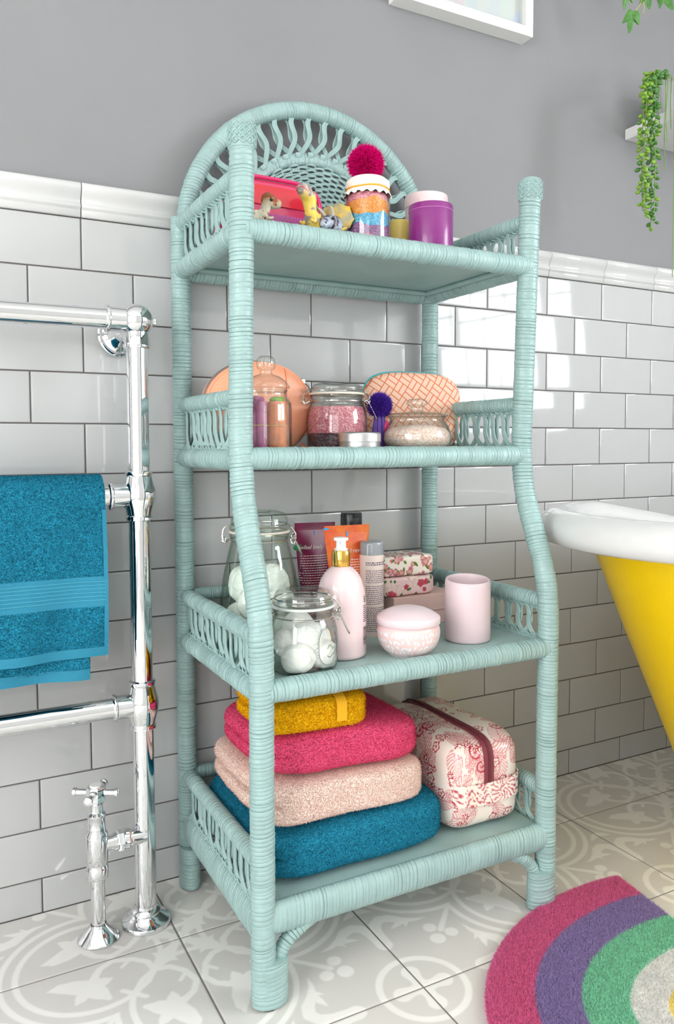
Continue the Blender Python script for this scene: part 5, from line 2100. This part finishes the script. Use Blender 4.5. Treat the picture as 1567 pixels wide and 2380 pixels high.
# ================================================================== SHELF 1
# pink vinyl case
PC = (.333, -.150, Z1)
pc = thing('vinyl_case', 'shiny pink and red vinyl zip case behind the toy dinosaurs', 'case', PC, 0.02)
m, outl3 = pillow(.112, .0800, .0740, .034, 4.0, 3.4, seg=96, rows=18)
part('case_body', m, M('pink_vinyl', (222, 66, 112), .16, coat=.5, bump=(40, .1)), pc, angle=70)
m = MB()
m.tube([(outl3(t, .99)[0], -.024, max(.003, outl3(t, .99)[1])) for t in np.linspace(-.3, PI + .3, 90)], .0042, 10)
part('piping', m, M('hot_pink_piping', (226, 40, 112), .2, coat=.4), pc)
m = MB()
V = np.array([[(x, -.0345 * (1 - min(.98, (abs(x) / .112) ** 4 + (abs(z - .074) / .08) ** 4) ** (3.4 / 4)) ** (1 / 3.4) - .0012, z) for x in np.linspace(-.102, .098, 40)] for z in np.linspace(.136, .098, 12)])
mm = sheet(V, .0018)
m.add(mm.v, mm.f)
part('red_band', m, M('red_vinyl', (224, 40, 58), .25, coat=.4), pc, angle=60, label='red zip band')
m = MB()
rr = random.Random(2)
for k in range(60):
    x = -.095 + k * .0031
    y = -.0345 * (1 - min(.98, (abs(x) / .112) ** 4 + (.012 / .08) ** 4) ** (3.4 / 4)) ** (1 / 3.4) - .0016
    m.tube([(x, y, .082), (x + .003, y - .0006, .070), (x + .001, y, .054 + rr.random() * .006)], .0009, 5)
part('lilac_fringe', m, M('lilac_fringe', (206, 120, 196), .5), pc, label='lilac fringe print')

# toy dinosaurs: one continuous body each
def dino(name, loc, rz, joints, edges, mat, label, extra=None, scale=1.0):
    me = bpy.data.meshes.new('body')
    me.from_pydata([tuple(np.array(p[:3]) * scale) for p in joints], edges, [])
    t = thing(name, label, 'toy', loc, rz)
    o = link('body', me, mat, t)
    sk = o.modifiers.new('skin', 'SKIN')
    sk.use_smooth_shade = True
    for i, p in enumerate(joints):
        me.skin_vertices[0].data[i].radius = (p[3] * scale, (p[4] if len(p) > 4 else p[3]) * scale)
    me.skin_vertices[0].data[0].use_root = True
    ss = o.modifiers.new('subdiv', 'SUBSURF')
    ss.levels = 2
    ss.render_levels = 2
    # keep the grown surface as a plain mesh
    dg = bpy.context.evaluated_depsgraph_get()
    dg.update()
    baked = bpy.data.meshes.new_from_object(o.evaluated_get(dg))
    baked.name = 'body'
    o.modifiers.clear()
    o.data = baked
    baked.polygons.foreach_set('use_smooth', [True] * len(baked.polygons))
    if not baked.materials:
        baked.materials.append(mat)
    return t, o
def eyes(t, pts, r, mat):
    for p in pts:
        part('eye', MB().sphere(p, r, 10, 8), mat, t)
m_eye = M('black_toy_eye', (18, 16, 18), .1, coat=.5)
# forward is +x; head raised
def raptor_joints(neck, head, hr, rise, snout):
    """neck and head heights, head size, how far the snout points up"""
    j = [(0, 0, .028, .0130), (-.014, .002, .029, .0105), (-.026, .010, .027, .0065), (-.030, .026, .027, .0040), (-.026, .042, .029, .0020),
         (.012, 0, .033, .0115), (.018, 0, neck * .55 + .018, hr * .74), (.020, 0, neck, hr * .66), (.022, 0, head, hr * .95), (.022 + hr * .75, 0, head + rise * .4, hr * .86), (.022 + hr * 1.6, 0, head - hr * .12 + rise * .8, hr * .62), (.022 + hr * 1.6 + snout, 0, head - hr * .22 + rise * 1.2, hr * .40),
         (.002, .010, .024, .0075), (.008, .012, .015, .0050), (.000, .012, .007, .0035), (.009, .012, .0032, .0032),
         (.002, -.010, .024, .0075), (.008, -.012, .015, .0050), (.000, -.012, .007, .0035), (.009, -.012, .0032, .0032),
         (.019, .010, .036, .0042), (.027, .011, .030, .0028), (.034, .010, .033, .0020),
         (.019, -.010, .036, .0042), (.027, -.011, .030, .0028), (.034, -.010, .033, .0020)]
    e = [(0, 1), (1, 2), (2, 3), (3, 4), (0, 5), (5, 6), (6, 7), (7, 8), (8, 9), (9, 10), (10, 11), (0, 12), (12, 13), (13, 14), (14, 15), (0, 16), (16, 17), (17, 18), (18, 19), (5, 20), (20, 21), (21, 22), (5, 23), (23, 24), (24, 25)]
    return j, e
def M_dino(name, low, top, dark, zlo, zhi, scale=70):
    m, nt, b = base_mat(name)
    b.inputs['Roughness'].default_value = .35
    tc = nd(nt, 'ShaderNodeTexCoord')
    sp = nd(nt, 'ShaderNodeSeparateXYZ')
    lk(nt, tc.outputs['Object'], sp.inputs[0])
    rp = nd(nt, 'ShaderNodeMapRange')
    rp.inputs[1].default_value = zlo
    rp.inputs[2].default_value = zhi
    lk(nt, sp.outputs[2], rp.inputs[0])
    mx = nd(nt, 'ShaderNodeMix', data_type='RGBA')
    mx.inputs[6].default_value = lin(low)
    mx.inputs[7].default_value = lin(top)
    lk(nt, rp.outputs[0], mx.inputs[0])
    n = nd(nt, 'ShaderNodeTexNoise', Scale=scale, Detail=3.0)
    mp = nd(nt, 'ShaderNodeMapping')
    mp.inputs['Scale'].default_value = (1.6, .4, 1.0)
    lk(nt, tc.outputs['Object'], mp.inputs['Vector'])
    lk(nt, mp.outputs[0], n.inputs['Vector'])
    r2 = nd(nt, 'ShaderNodeMapRange')
    r2.inputs[1].default_value = .54
    r2.inputs[2].default_value = .60
    lk(nt, n.outputs[0], r2.inputs[0])
    m2 = nd(nt, 'ShaderNodeMix', data_type='RGBA')
    m2.inputs[7].default_value = lin(dark)
    lk(nt, r2.outputs[0], m2.inputs[0])
    lk(nt, mx.outputs[2], m2.inputs[6])
    lk(nt, m2.outputs[2], b.inputs['Base Color'])
    bp = nd(nt, 'ShaderNodeBump', Strength=.3, Distance=.001)
    n3 = nd(nt, 'ShaderNodeTexVoronoi', Scale=500.0)
    lk(nt, tc.outputs['Object'], n3.inputs['Vector'])
    lk(nt, n3.outputs['Distance'], bp.inputs['Height'])
    lk(nt, bp.outputs[0], b.inputs['Normal'])
    return m
j, e = raptor_joints(.044, .0585, .0130, 0.0, .005)
t, o = dino('toy_dinosaur', (.246, -.296, Z1), -.35, j, e, M_dino('striped_toy_skin', (208, 200, 178), (178, 150, 106), (164, 82, 48), .050, .062, 90), 'small striped toy dinosaur with brown crest looking right')
t.scale = (1.08, 1.08, 1.08)
eyes(t, [(.030, -.0100, .0610), (.030, .0100, .0610)], .0030, m_eye)
m = MB().tube(smooth_path([(.016, 0, .060), (.019, 0, .0675), (.025, 0, .0705), (.032, 0, .0680), (.038, 0, .0620)], 24), np.concatenate([np.linspace(.003, .0058, 12), np.linspace(.0058, .003, 13)]), 10, sx=1.0, sy=1.0)
part('crest', m, M('brown_toy_crest', (150, 84, 48), .45), t)
j, e = raptor_joints(.052, .0715, .0150, .012, .006)
t, o = dino('toy_dinosaur', (.372, -.300, Z1), PI + .55, j, e, M_dino('yellow_toy_skin', (242, 206, 92), (216, 184, 160), (150, 138, 140), .066, .078), 'yellow toy dinosaur with open pink mouth and raised snout')
t.scale = (1.15, 1.15, 1.15)
eyes(t, [(.029, -.0118, .0800), (.029, .0118, .0800)], .0034, m_eye)
m = MB().tube([(.033, 0, .0715), (.044, 0, .0760), (.053, 0, .0800)], [.0100, .0092, .006], 14, sx=.20, sy=1.08, up=(0, 0, 1))
part('mouth', m, M('pink_toy_mouth', (216, 122, 118), .35), t, label='pink mouth')
# triceratops
j = [(0, 0, .030, .0165), (-.020, 0, .031, .0150), (-.038, 0, .026, .0090), (-.056, 0, .018, .0042), (-.072, 0, .014, .0020), (.018, 0, .032, .0140), (.030, 0, .040, .0160), (.043, 0, .038, .0130), (.056, 0, .030, .0078), (.063, 0, .026, .0045),
     (.010, .013, .020, .0070), (.011, .014, .006, .0055), (.010, -.013, .020, .0070), (.011, -.014, .006, .0055), (-.020, .013, .020, .0080), (-.021, .014, .006, .0058), (-.020, -.013, .020, .0080), (-.021, -.014, .006, .0058)]
e = [(0, 1), (1, 2), (2, 3), (3, 4), (0, 5), (5, 6), (6, 7), (7, 8), (8, 9), (5, 10), (10, 11), (5, 12), (12, 13), (1, 14), (14, 15), (1, 16), (16, 17)]
m_tri = M_dino('grey_blue_toy_skin', (178, 188, 202), (128, 140, 158), (78, 66, 82), .03, .052, 75)
t, o = dino('toy_dinosaur', (.424, -.288, Z1), PI + .62, j, e, m_tri, 'grey blue toy dinosaur with big yellow neck frill beside the layered salt jar')
t.scale = (1.1, 1.1, 1.1)
n = 26
vs = [(.024, 0, .046)]
for ring in (.6, 1.0):
    for k in range(n):
        a = 2 * PI * k / n
        rr_ = .0315 * ring * (1 + (.06 * math.cos(9 * a) if ring == 1 else 0))
        vs.append((.021 - .010 * ring * ring, rr_ * math.cos(a) * 1.05, .046 + rr_ * math.sin(a) * (1.0 if math.sin(a) > 0 else .6)))
fs = [(0, 1 + k, 1 + (k + 1) % n) for k in range(n)] + [(1 + k, 1 + n + k, 1 + n + (k + 1) % n, 1 + (k + 1) % n) for k in range(n)]
o2 = len(vs)
vs2 = [(x - .0022, y, z) for x, y, z in vs]
fs += [tuple(i + o2 for i in f)[::-1] for f in fs] + [(1 + n + k, 1 + n + k + o2, 1 + n + (k + 1) % n + o2, 1 + n + (k + 1) % n) for k in range(n)]
part('neck_frill', MB().add(vs + vs2, fs), M('yellow_toy_frill', (232, 188, 40), .4, var=(60, .25), col2=(150, 150, 130)), t, angle=60, label='yellow neck frill')
m = MB()
for s in (-1, 1):
    m.tube([(.038, s * .008, .050), (.048, s * .011, .058), (.056, s * .012, .060)], [.0034, .0022, .0006], 8)
m.tube([(.050, 0, .034), (.054, 0, .040)], [.0026, .0006], 8)
part('horns', m, M('pale_toy_horn', (206, 200, 190), .35), t)
eyes(t, [(.045, -.0120, .0420), (.045, .0120, .0420)], .0028, m_eye)

# layered salts jar with cloth lid and pompom
LJ = (.478, -.305, Z1)
jar = thing('salt_jar', 'glass jar of rainbow layered bath salts with cloth lid and magenta pompom', 'jar', LJ)
prof = [(.038, 0), (.0420, .003), (.0430, .010), (.0430, .092), (.0415, .101), (.0390, .106), (.0385, .112)]
vessel(jar, prof, m_glass)
lay = [(.004, .020, [(226, 120, 140), (236, 150, 160), (206, 96, 116)], 'pink'), (.020, .042, [(150, 96, 150), (120, 76, 126), (176, 120, 166)], 'purple'), (.042, .064, [(84, 178, 222), (60, 156, 206), (120, 200, 230)], 'blue'), (.064, .090, [(240, 146, 40), (246, 168, 64), (230, 124, 30)], 'orange'), (.090, .103, [(226, 130, 150), (240, 166, 176), (206, 104, 130)], 'rose')]
for k, (a, b, cs_, nm) in enumerate(lay):
    m = MB()
    rt_ = .0402 if k < 4 else .0388
    m.lathe([(0, a), (rt_ * .995, a), (rt_, a + .001), (rt_ if k < 4 else .037, b), (0, b)], 60)
    ph = k * 1.7
    def wob(x, y, z, a=a, b=b, ph=ph, k=k):
        an_ = math.atan2(y, x)
        w = .0032 * math.sin(3 * an_ + ph) + .0016 * math.sin(7 * an_ + ph * 2)
        w2_ = .0032 * math.sin(3 * an_ + ph + 1.7) + .0016 * math.sin(7 * an_ + (ph + 1.7) * 2)
        r_ = math.hypot(x, y) / .04
        if abs(z - b) < 1e-6 and k < 4:
            return (x, y, z + w2_ * r_)
        if z < b - .002 and k > 0:
            return (x, y, z + w * r_)
        return (x, y, z)
    m.xf(wob)
    part('salt_layer', m, M_grain(nm + '_salt_layer', cs_, 480), jar, angle=50, label=nm + ' salt layer')
m = MB()
m.lathe([(0, .138), (.020, .1375), (.034, .135), (.0412, .129), (.0425, .121), (.0405, .116), (.0402, .113), (.0425, .108), (.0455, .102), (.0448, .1015), (.0418, .107), (.0392, .113)], 72)
m.xf(lambda x, y, z: (x * (1 + (.030 * math.sin(13 * math.atan2(y, x)) + .02 * math.sin(29 * math.atan2(y, x))) * max(0, (.112 - z) / .01)), y * (1 + (.030 * math.sin(13 * math.atan2(y, x))) * max(0, (.112 - z) / .01)), z + (.0025 * math.sin(17 * math.atan2(y, x)) if z < .106 else 0)))
cl = part('cloth_cover', m, M('cream_calico', (240, 232, 220), .85, bump=(400, .3)), jar, angle=80, label='cream cloth cover with frill')
m = MB()
m.tube([(.0412 * math.cos(a), .0412 * math.sin(a), .1135 + .001 * math.sin(3 * a)) for a in np.linspace(0, 2 * PI, 50, endpoint=False)], .0016, 6, closed=True)
part('elastic_band', m, M('amber_elastic', (238, 164, 24), .5), cl, label='amber elastic band')
pompom(jar, (-.004, 0, .163), .0355, 9000, .0125, .0024, m_mag, M_pile('magenta_fibre', (230, 14, 130), .4))

# candles
m = MB()
m.lathe([(0, 0), (.0185, 0), (.0195, .001), (.0195, .080), (.0185, .083), (.0165, .0835), (.016, .080), (0, .079)], 36)
o = link('votive_candle', m.mesh('votive_candle', True, 50), M('yellow_wax', (250, 228, 128), .4, sss=.2), None, (.583, -.252, Z1))
tag(o, 'small yellow votive candle half hidden beside the rainbow salt jar', 'candle')
pk = thing('candle_pot', 'tall pale pink candle pot behind the purple tumbler', 'candle', (.660, -.235, Z1))
m = MB()
m.lathe([(0, 0), (.0425, 0), (.0440, .002), (.0440, .122)], 48)
part('pot_body', m, M('blush_pot', (240, 210, 212), .3), pk)
m = MB()
m.lathe([(.0430, .122), (.0448, .1225), (.0450, .124), (.0450, .144), (.0440, .147), (.040, .148), (0, .148)], 48)
part('pot_lid', m, M('pale_blush_lid', (246, 222, 224), .3), pk, angle=50)
pt = thing('candle_tumbler', 'frosted purple glass candle tumbler at the front of the top shelf', 'candle', (.608, -.328, Z1))
m = MB()
m.lathe([(0, 0), (.041, 0), (.0430, .002), (.0438, .006), (.0438, .094), (.0425, .096), (.0415, .095), (.0412, .084), (0, .082)], 56)
part('tumbler', m, M('frosted_purple_glass', (132, 40, 122), .26, coat=.25, sss=.05), pt, angle=50)
m = MB()
m.tube([(.0437 * math.cos(a), .0437 * math.sin(a), .0845) for a in np.linspace(0, 2 * PI, 56, endpoint=False)], .0006, 6, closed=True)
part('wax_line', m, M('lilac_wax_line', (196, 120, 186), .3), pt)

# ================================================================== BOTTOM SHELF
def folded_towel(name, lo, hi, mat, label, npile, p=5.0, layers=2, sag=0.0, seed=0, slope=0.0, pl=.0030, group=None, skew=0.0):
    lo, hi = np.array(lo, float), np.array(hi, float)
    c, h = (lo + hi) / 2, (hi - lo) / 2
    V, F = superbox(h, p, (64, 48, 30))
    u = V[:, 0] / h[0]
    w = V[:, 2] / h[2]
    # folds show as separate rounded layers at the left end and at the back
    for k in range(layers - 1):
        wk = -1 + 2 * (k + 1) / layers
        gr = np.exp(-((w - wk) / .13) ** 2)
        V[:, 0] += gr * np.clip((-u - .80) / .20, 0, 1) * .026
        V[:, 1] -= gr * np.clip((V[:, 1] / h[1] - .8) / .2, 0, 1) * .018
    V[:, 2] += -sag * u ** 2 * (w > 0) * h[2] + slope * V[:, 0]
    V[:, 0] += skew * V[:, 2] + .006 * vnoise(V, 14, seed) * np.clip(np.abs(u) - .5, 0, 1)
    V += (.0034 * vnoise(V, 24, seed + 1))[:, None] * np.array([.6, 1, .5])
    V[:, 2] = np.maximum(V[:, 2], -h[2])
    t = thing(name, label, 'towel', tuple(c - np.array([0, 0, h[2]])), 0, group)
    m = MB().add(V + np.array([0, 0, h[2]]), F)
    b = part('folded_body', m, mat, t, angle=90)
    keep = lambda cc, nn: ((nn[:, 1] < .25) | (nn[:, 0] < -.2) | (nn[:, 0] > .2)) * (nn[:, 2] > -.8) * 1.0 + 1e-9
    add_pile(b, m.v, m.f, npile, pl, .0013, mat, keep=keep)
    return t, m
folded_towel('folded_towel', (.207, -.428, Z4 + .001), (.602, -.062, .262), m_teal, 'thick teal folded towel at the bottom of the stack', 60000, p=5.5, layers=2, sag=.10, seed=1, pl=.0034)
folded_towel('folded_towel', (.213, -.418, .2625), (.553, -.102, .343), m_blush, 'blush pink folded towel second from the bottom of the stack', 42000, p=6.5, layers=2, sag=.06, seed=2, slope=-.03)
folded_towel('folded_towel', (.218, -.412, .3435), (.548, -.140, .430), m_rasp, 'raspberry pink folded towel under the yellow one', 42000, p=5.0, layers=2, sag=.20, seed=3, slope=-.04)
t, ymb = folded_towel('folded_towel', (.216, -.412, .4285), (.424, -.240, .492), m_yel, 'golden yellow folded face towel on top of the stack', 26000, p=6.0, layers=2, sag=.08, seed=4, slope=-.05, pl=.0036)
# woven band round the yellow towel
Vy = np.array(ymb.v)
m = MB()
for bxc in (.040,):
    rings = []
    for dx in np.linspace(-.010, .010, 7):
        pts = []
        for th in np.linspace(-.15, PI + .15, 40):
            d = np.array([-math.cos(th - PI / 2) * 0 - math.sin(th) * 0, 0, 0])
            yv = -.0905 * math.copysign(abs(math.cos(th / 1.0 - PI / 2 + PI / 2)) ** (2 / 4.5), math.cos(th))
            zv = .0327 + .0342 * math.copysign(abs(math.sin(th)) ** (2 / 4.5), math.sin(th))
            pts.append((bxc + dx, yv, zv - .05 * (bxc + dx)))
        rings.append(pts)
    mm = sheet(np.array(rings), .0016)
    m.add(mm.v, mm.f)
part('woven_band', m, m_yelflat, t, angle=70)

# toiletry bag with red damask print
TB0, TB1 = np.array([.604, -.420, Z4 + .001]), np.array([.780, -.105, .352])
cB, hB = (TB0 + TB1) / 2, (TB1 - TB0) / 2
bag = thing('toiletry_bag', 'boxy zipped toiletry bag printed with red flowers and plumes', 'bag', (cB[0], cB[1], TB0[2]))
V, F = superbox(hB, 6.5, (110, 150, 100))
# slouch: sides bow, top sags a little to the front
vv = V / hB
V[:, 0] *= 1 - .05 * np.clip(vv[:, 2], 0, 1) + .03 * (1 - vv[:, 2] ** 2)
V[:, 2] += .006 * vnoise(V, 16, 5) * np.clip(vv[:, 2] + .6, 0, 1)
V[:, 1] += .005 * vnoise(V, 18, 6)
V[:, 2] = np.maximum(V[:, 2], -hB[2])
# print: unrolled coordinates, so that plumes and flowers run over the edges
ax = np.argmax(np.abs(vv), axis=1)
pu = np.where(ax == 0, V[:, 1] * 1.0 + .3, V[:, 0])
pv = np.where(ax == 0, V[:, 2], np.where(ax == 2, V[:, 1] + hB[1] + hB[2], V[:, 2]))
cream = np.array(lin((242, 228, 216))[:3])
red = np.array(lin((182, 32, 62))[:3])
rose = np.array(lin((206, 104, 116))[:3])
val = np.zeros(len(V))
rr = np.random.default_rng(14)
# curved plumes with fine barbs
for k in range(95):
    c0 = np.array([rr.uniform(pu.min(), pu.max()), rr.uniform(pv.min(), pv.max())])
    th, R = rr.random() * 6.28, rr.uniform(.030, .055)
    span = rr.uniform(1.3, 2.2)
    dx, dy = pu - c0[0], pv - c0[1]
    r_ = np.hypot(dx, dy)
    a_ = (np.arctan2(dy, dx) - th) % (2 * PI)
    t_ = a_ / span
    wd = .021 * np.clip(np.sin(np.clip(t_, 0, 1) * PI), 0, 1) ** .6
    inside = (t_ < 1) & (np.abs(r_ - R) < wd)
    barb = np.sin((r_ - R) * 900 + a_ * 46 * np.sign(r_ - R))
    val = np.where(inside, np.where((barb > .05) | (np.abs(r_ - R) < .0015) | (np.abs(np.abs(r_ - R) - wd) < .0012), np.maximum(val, .75), val), val)
# scroll lines
for k in range(40):
    c0 = np.array([rr.uniform(pu.min(), pu.max()), rr.uniform(pv.min(), pv.max())])
    dx, dy = pu - c0[0], pv - c0[1]
    r_ = np.hypot(dx, dy)
    a_ = np.arctan2(dy, dx)
    sp_ = np.abs(((r_ - .0016 * (a_ + PI)) % .0101) - .005)
    val = np.where((r_ < .016) & (sp_ > .0034), np.maximum(val, 1.0), val)
# little flowers and sprigs
for k in range(210):
    c0 = np.array([rr.uniform(pu.min(), pu.max()), rr.uniform(pv.min(), pv.max())])
    dx, dy = pu - c0[0], pv - c0[1]
    r_ = np.hypot(dx, dy)
    a_ = np.arctan2(dy, dx) + rr.random() * 6
    if k % 3:
        R = rr.uniform(.0060, .0085)
        pet = np.abs(np.cos(4 * a_)) > .55
        fl = (r_ < R) & (r_ > .0018) & pet
        clear = r_ < R * 1.05
    else:
        R = rr.uniform(.008, .012)
        lobe = R * (.66 + .34 * np.abs(np.cos(2.5 * a_)))
        fl = (np.abs(r_ - lobe) < .0014) | ((r_ < R * .3) & (r_ > R * .12))
        clear = r_ < R * 1.02
    val = np.where(clear, 0, val)
    val = np.where(fl, 1.0, val)
col = cream * (1 - np.clip(val, 0, 1))[:, None] + np.where((val > .9)[:, None], red, rose) * np.clip(val, 0, 1)[:, None]
m = MB().add(V + np.array([0, 0, hB[2]]), F)
me = m.mesh('bag_body', True, 80)
set_attr(me, 'col', col, 'COLOR')
m_dam = M_vcol('red_damask_oilcloth', .22, coat=.3, bump=(26, .25))
link('bag_body', me, m_dam, bag)
# zip over the top and down the front
m = MB()
pts, nrm_ = [], []
for s in np.linspace(0, 1, 60):
    if s < .72:
        y = hB[1] * .93 - s / .72 * (hB[1] * 1.86)
        z = 2 * hB[2] + .001 - .002
        q = abs(y) / hB[1]
        z = hB[2] + hB[2] * (1 - q ** 6.5) ** (1 / 6.5) + .0016
        pts.append((-.004 + .018 * (1 - s) * 0, y, z))
    else:
        z = 2 * hB[2] - (s - .72) / .28 * (hB[2] * .88) - .008
        q = abs(z - hB[2]) / hB[2]
        y = -hB[1] * (1 - min(1, q) ** 6.5) ** (1 / 6.5) - .0016
        pts.append((-.004, y, z))
V3 = np.array([[(p[0] + dx, p[1], p[2]) for p in pts] for dx in (-.0115, -.006, 0, .006, .0115)])
V3 = np.transpose(V3, (1, 0, 2))
mm = sheet(V3, .0016)
m.add(mm.v, mm.f)
zt = part('zip_tape', m, M('maroon_zip_tape', (128, 52, 62), .6, bump=(600, .3)), bag, angle=70, label='maroon zip tape')
m = MB()
m.tube([(p[0], p[1] - (.0014 if i > 43 else 0), p[2] + (.0014 if i <= 43 else 0)) for i, p in enumerate(pts)], .0022, 8, sx=1, sy=1)
part('zip_teeth', m, M('maroon_zip_teeth', (104, 38, 50), .4, bump=(900, .9)), zt)
# side tab stitched across the front
V4 = np.array([[(x, -hB[1] * (1 - min(.9999, abs(x / hB[0])) ** 6.5) ** (1 / 6.5) - .0045, z + .006 * (x / hB[0]) ** 2) for x in np.linspace(-hB[0] * .955, hB[0] * .955, 60)] for z in np.linspace(hB[2] * 1.08, hB[2] * .62, 16)])
mm = sheet(V4, .0022)
me = mm.mesh('front_tab', True, 70)
q = np.array(mm.v)
st = np.sin(q[:, 0] * 210 + 26 * np.sin(q[:, 2] * 120)) + np.sin(q[:, 2] * 420 + 5 * np.sin(q[:, 0] * 160))
pa = np.arctan2(q[:, 2] - hB[2] * .9, q[:, 0] - .03)
st2 = np.sin(pa * 16 + np.hypot(q[:, 0] - .03, q[:, 2] - hB[2] * .9) * 300)
vl = np.where(np.hypot(q[:, 0] - .03, q[:, 2] - hB[2] * .9) < .03, st2, st * .8) > .45
set_attr(me, 'col', np.where(vl[:, None], red * .6 + rose * .4, cream), 'COLOR')
link('front_tab', me, m_dam, bag)
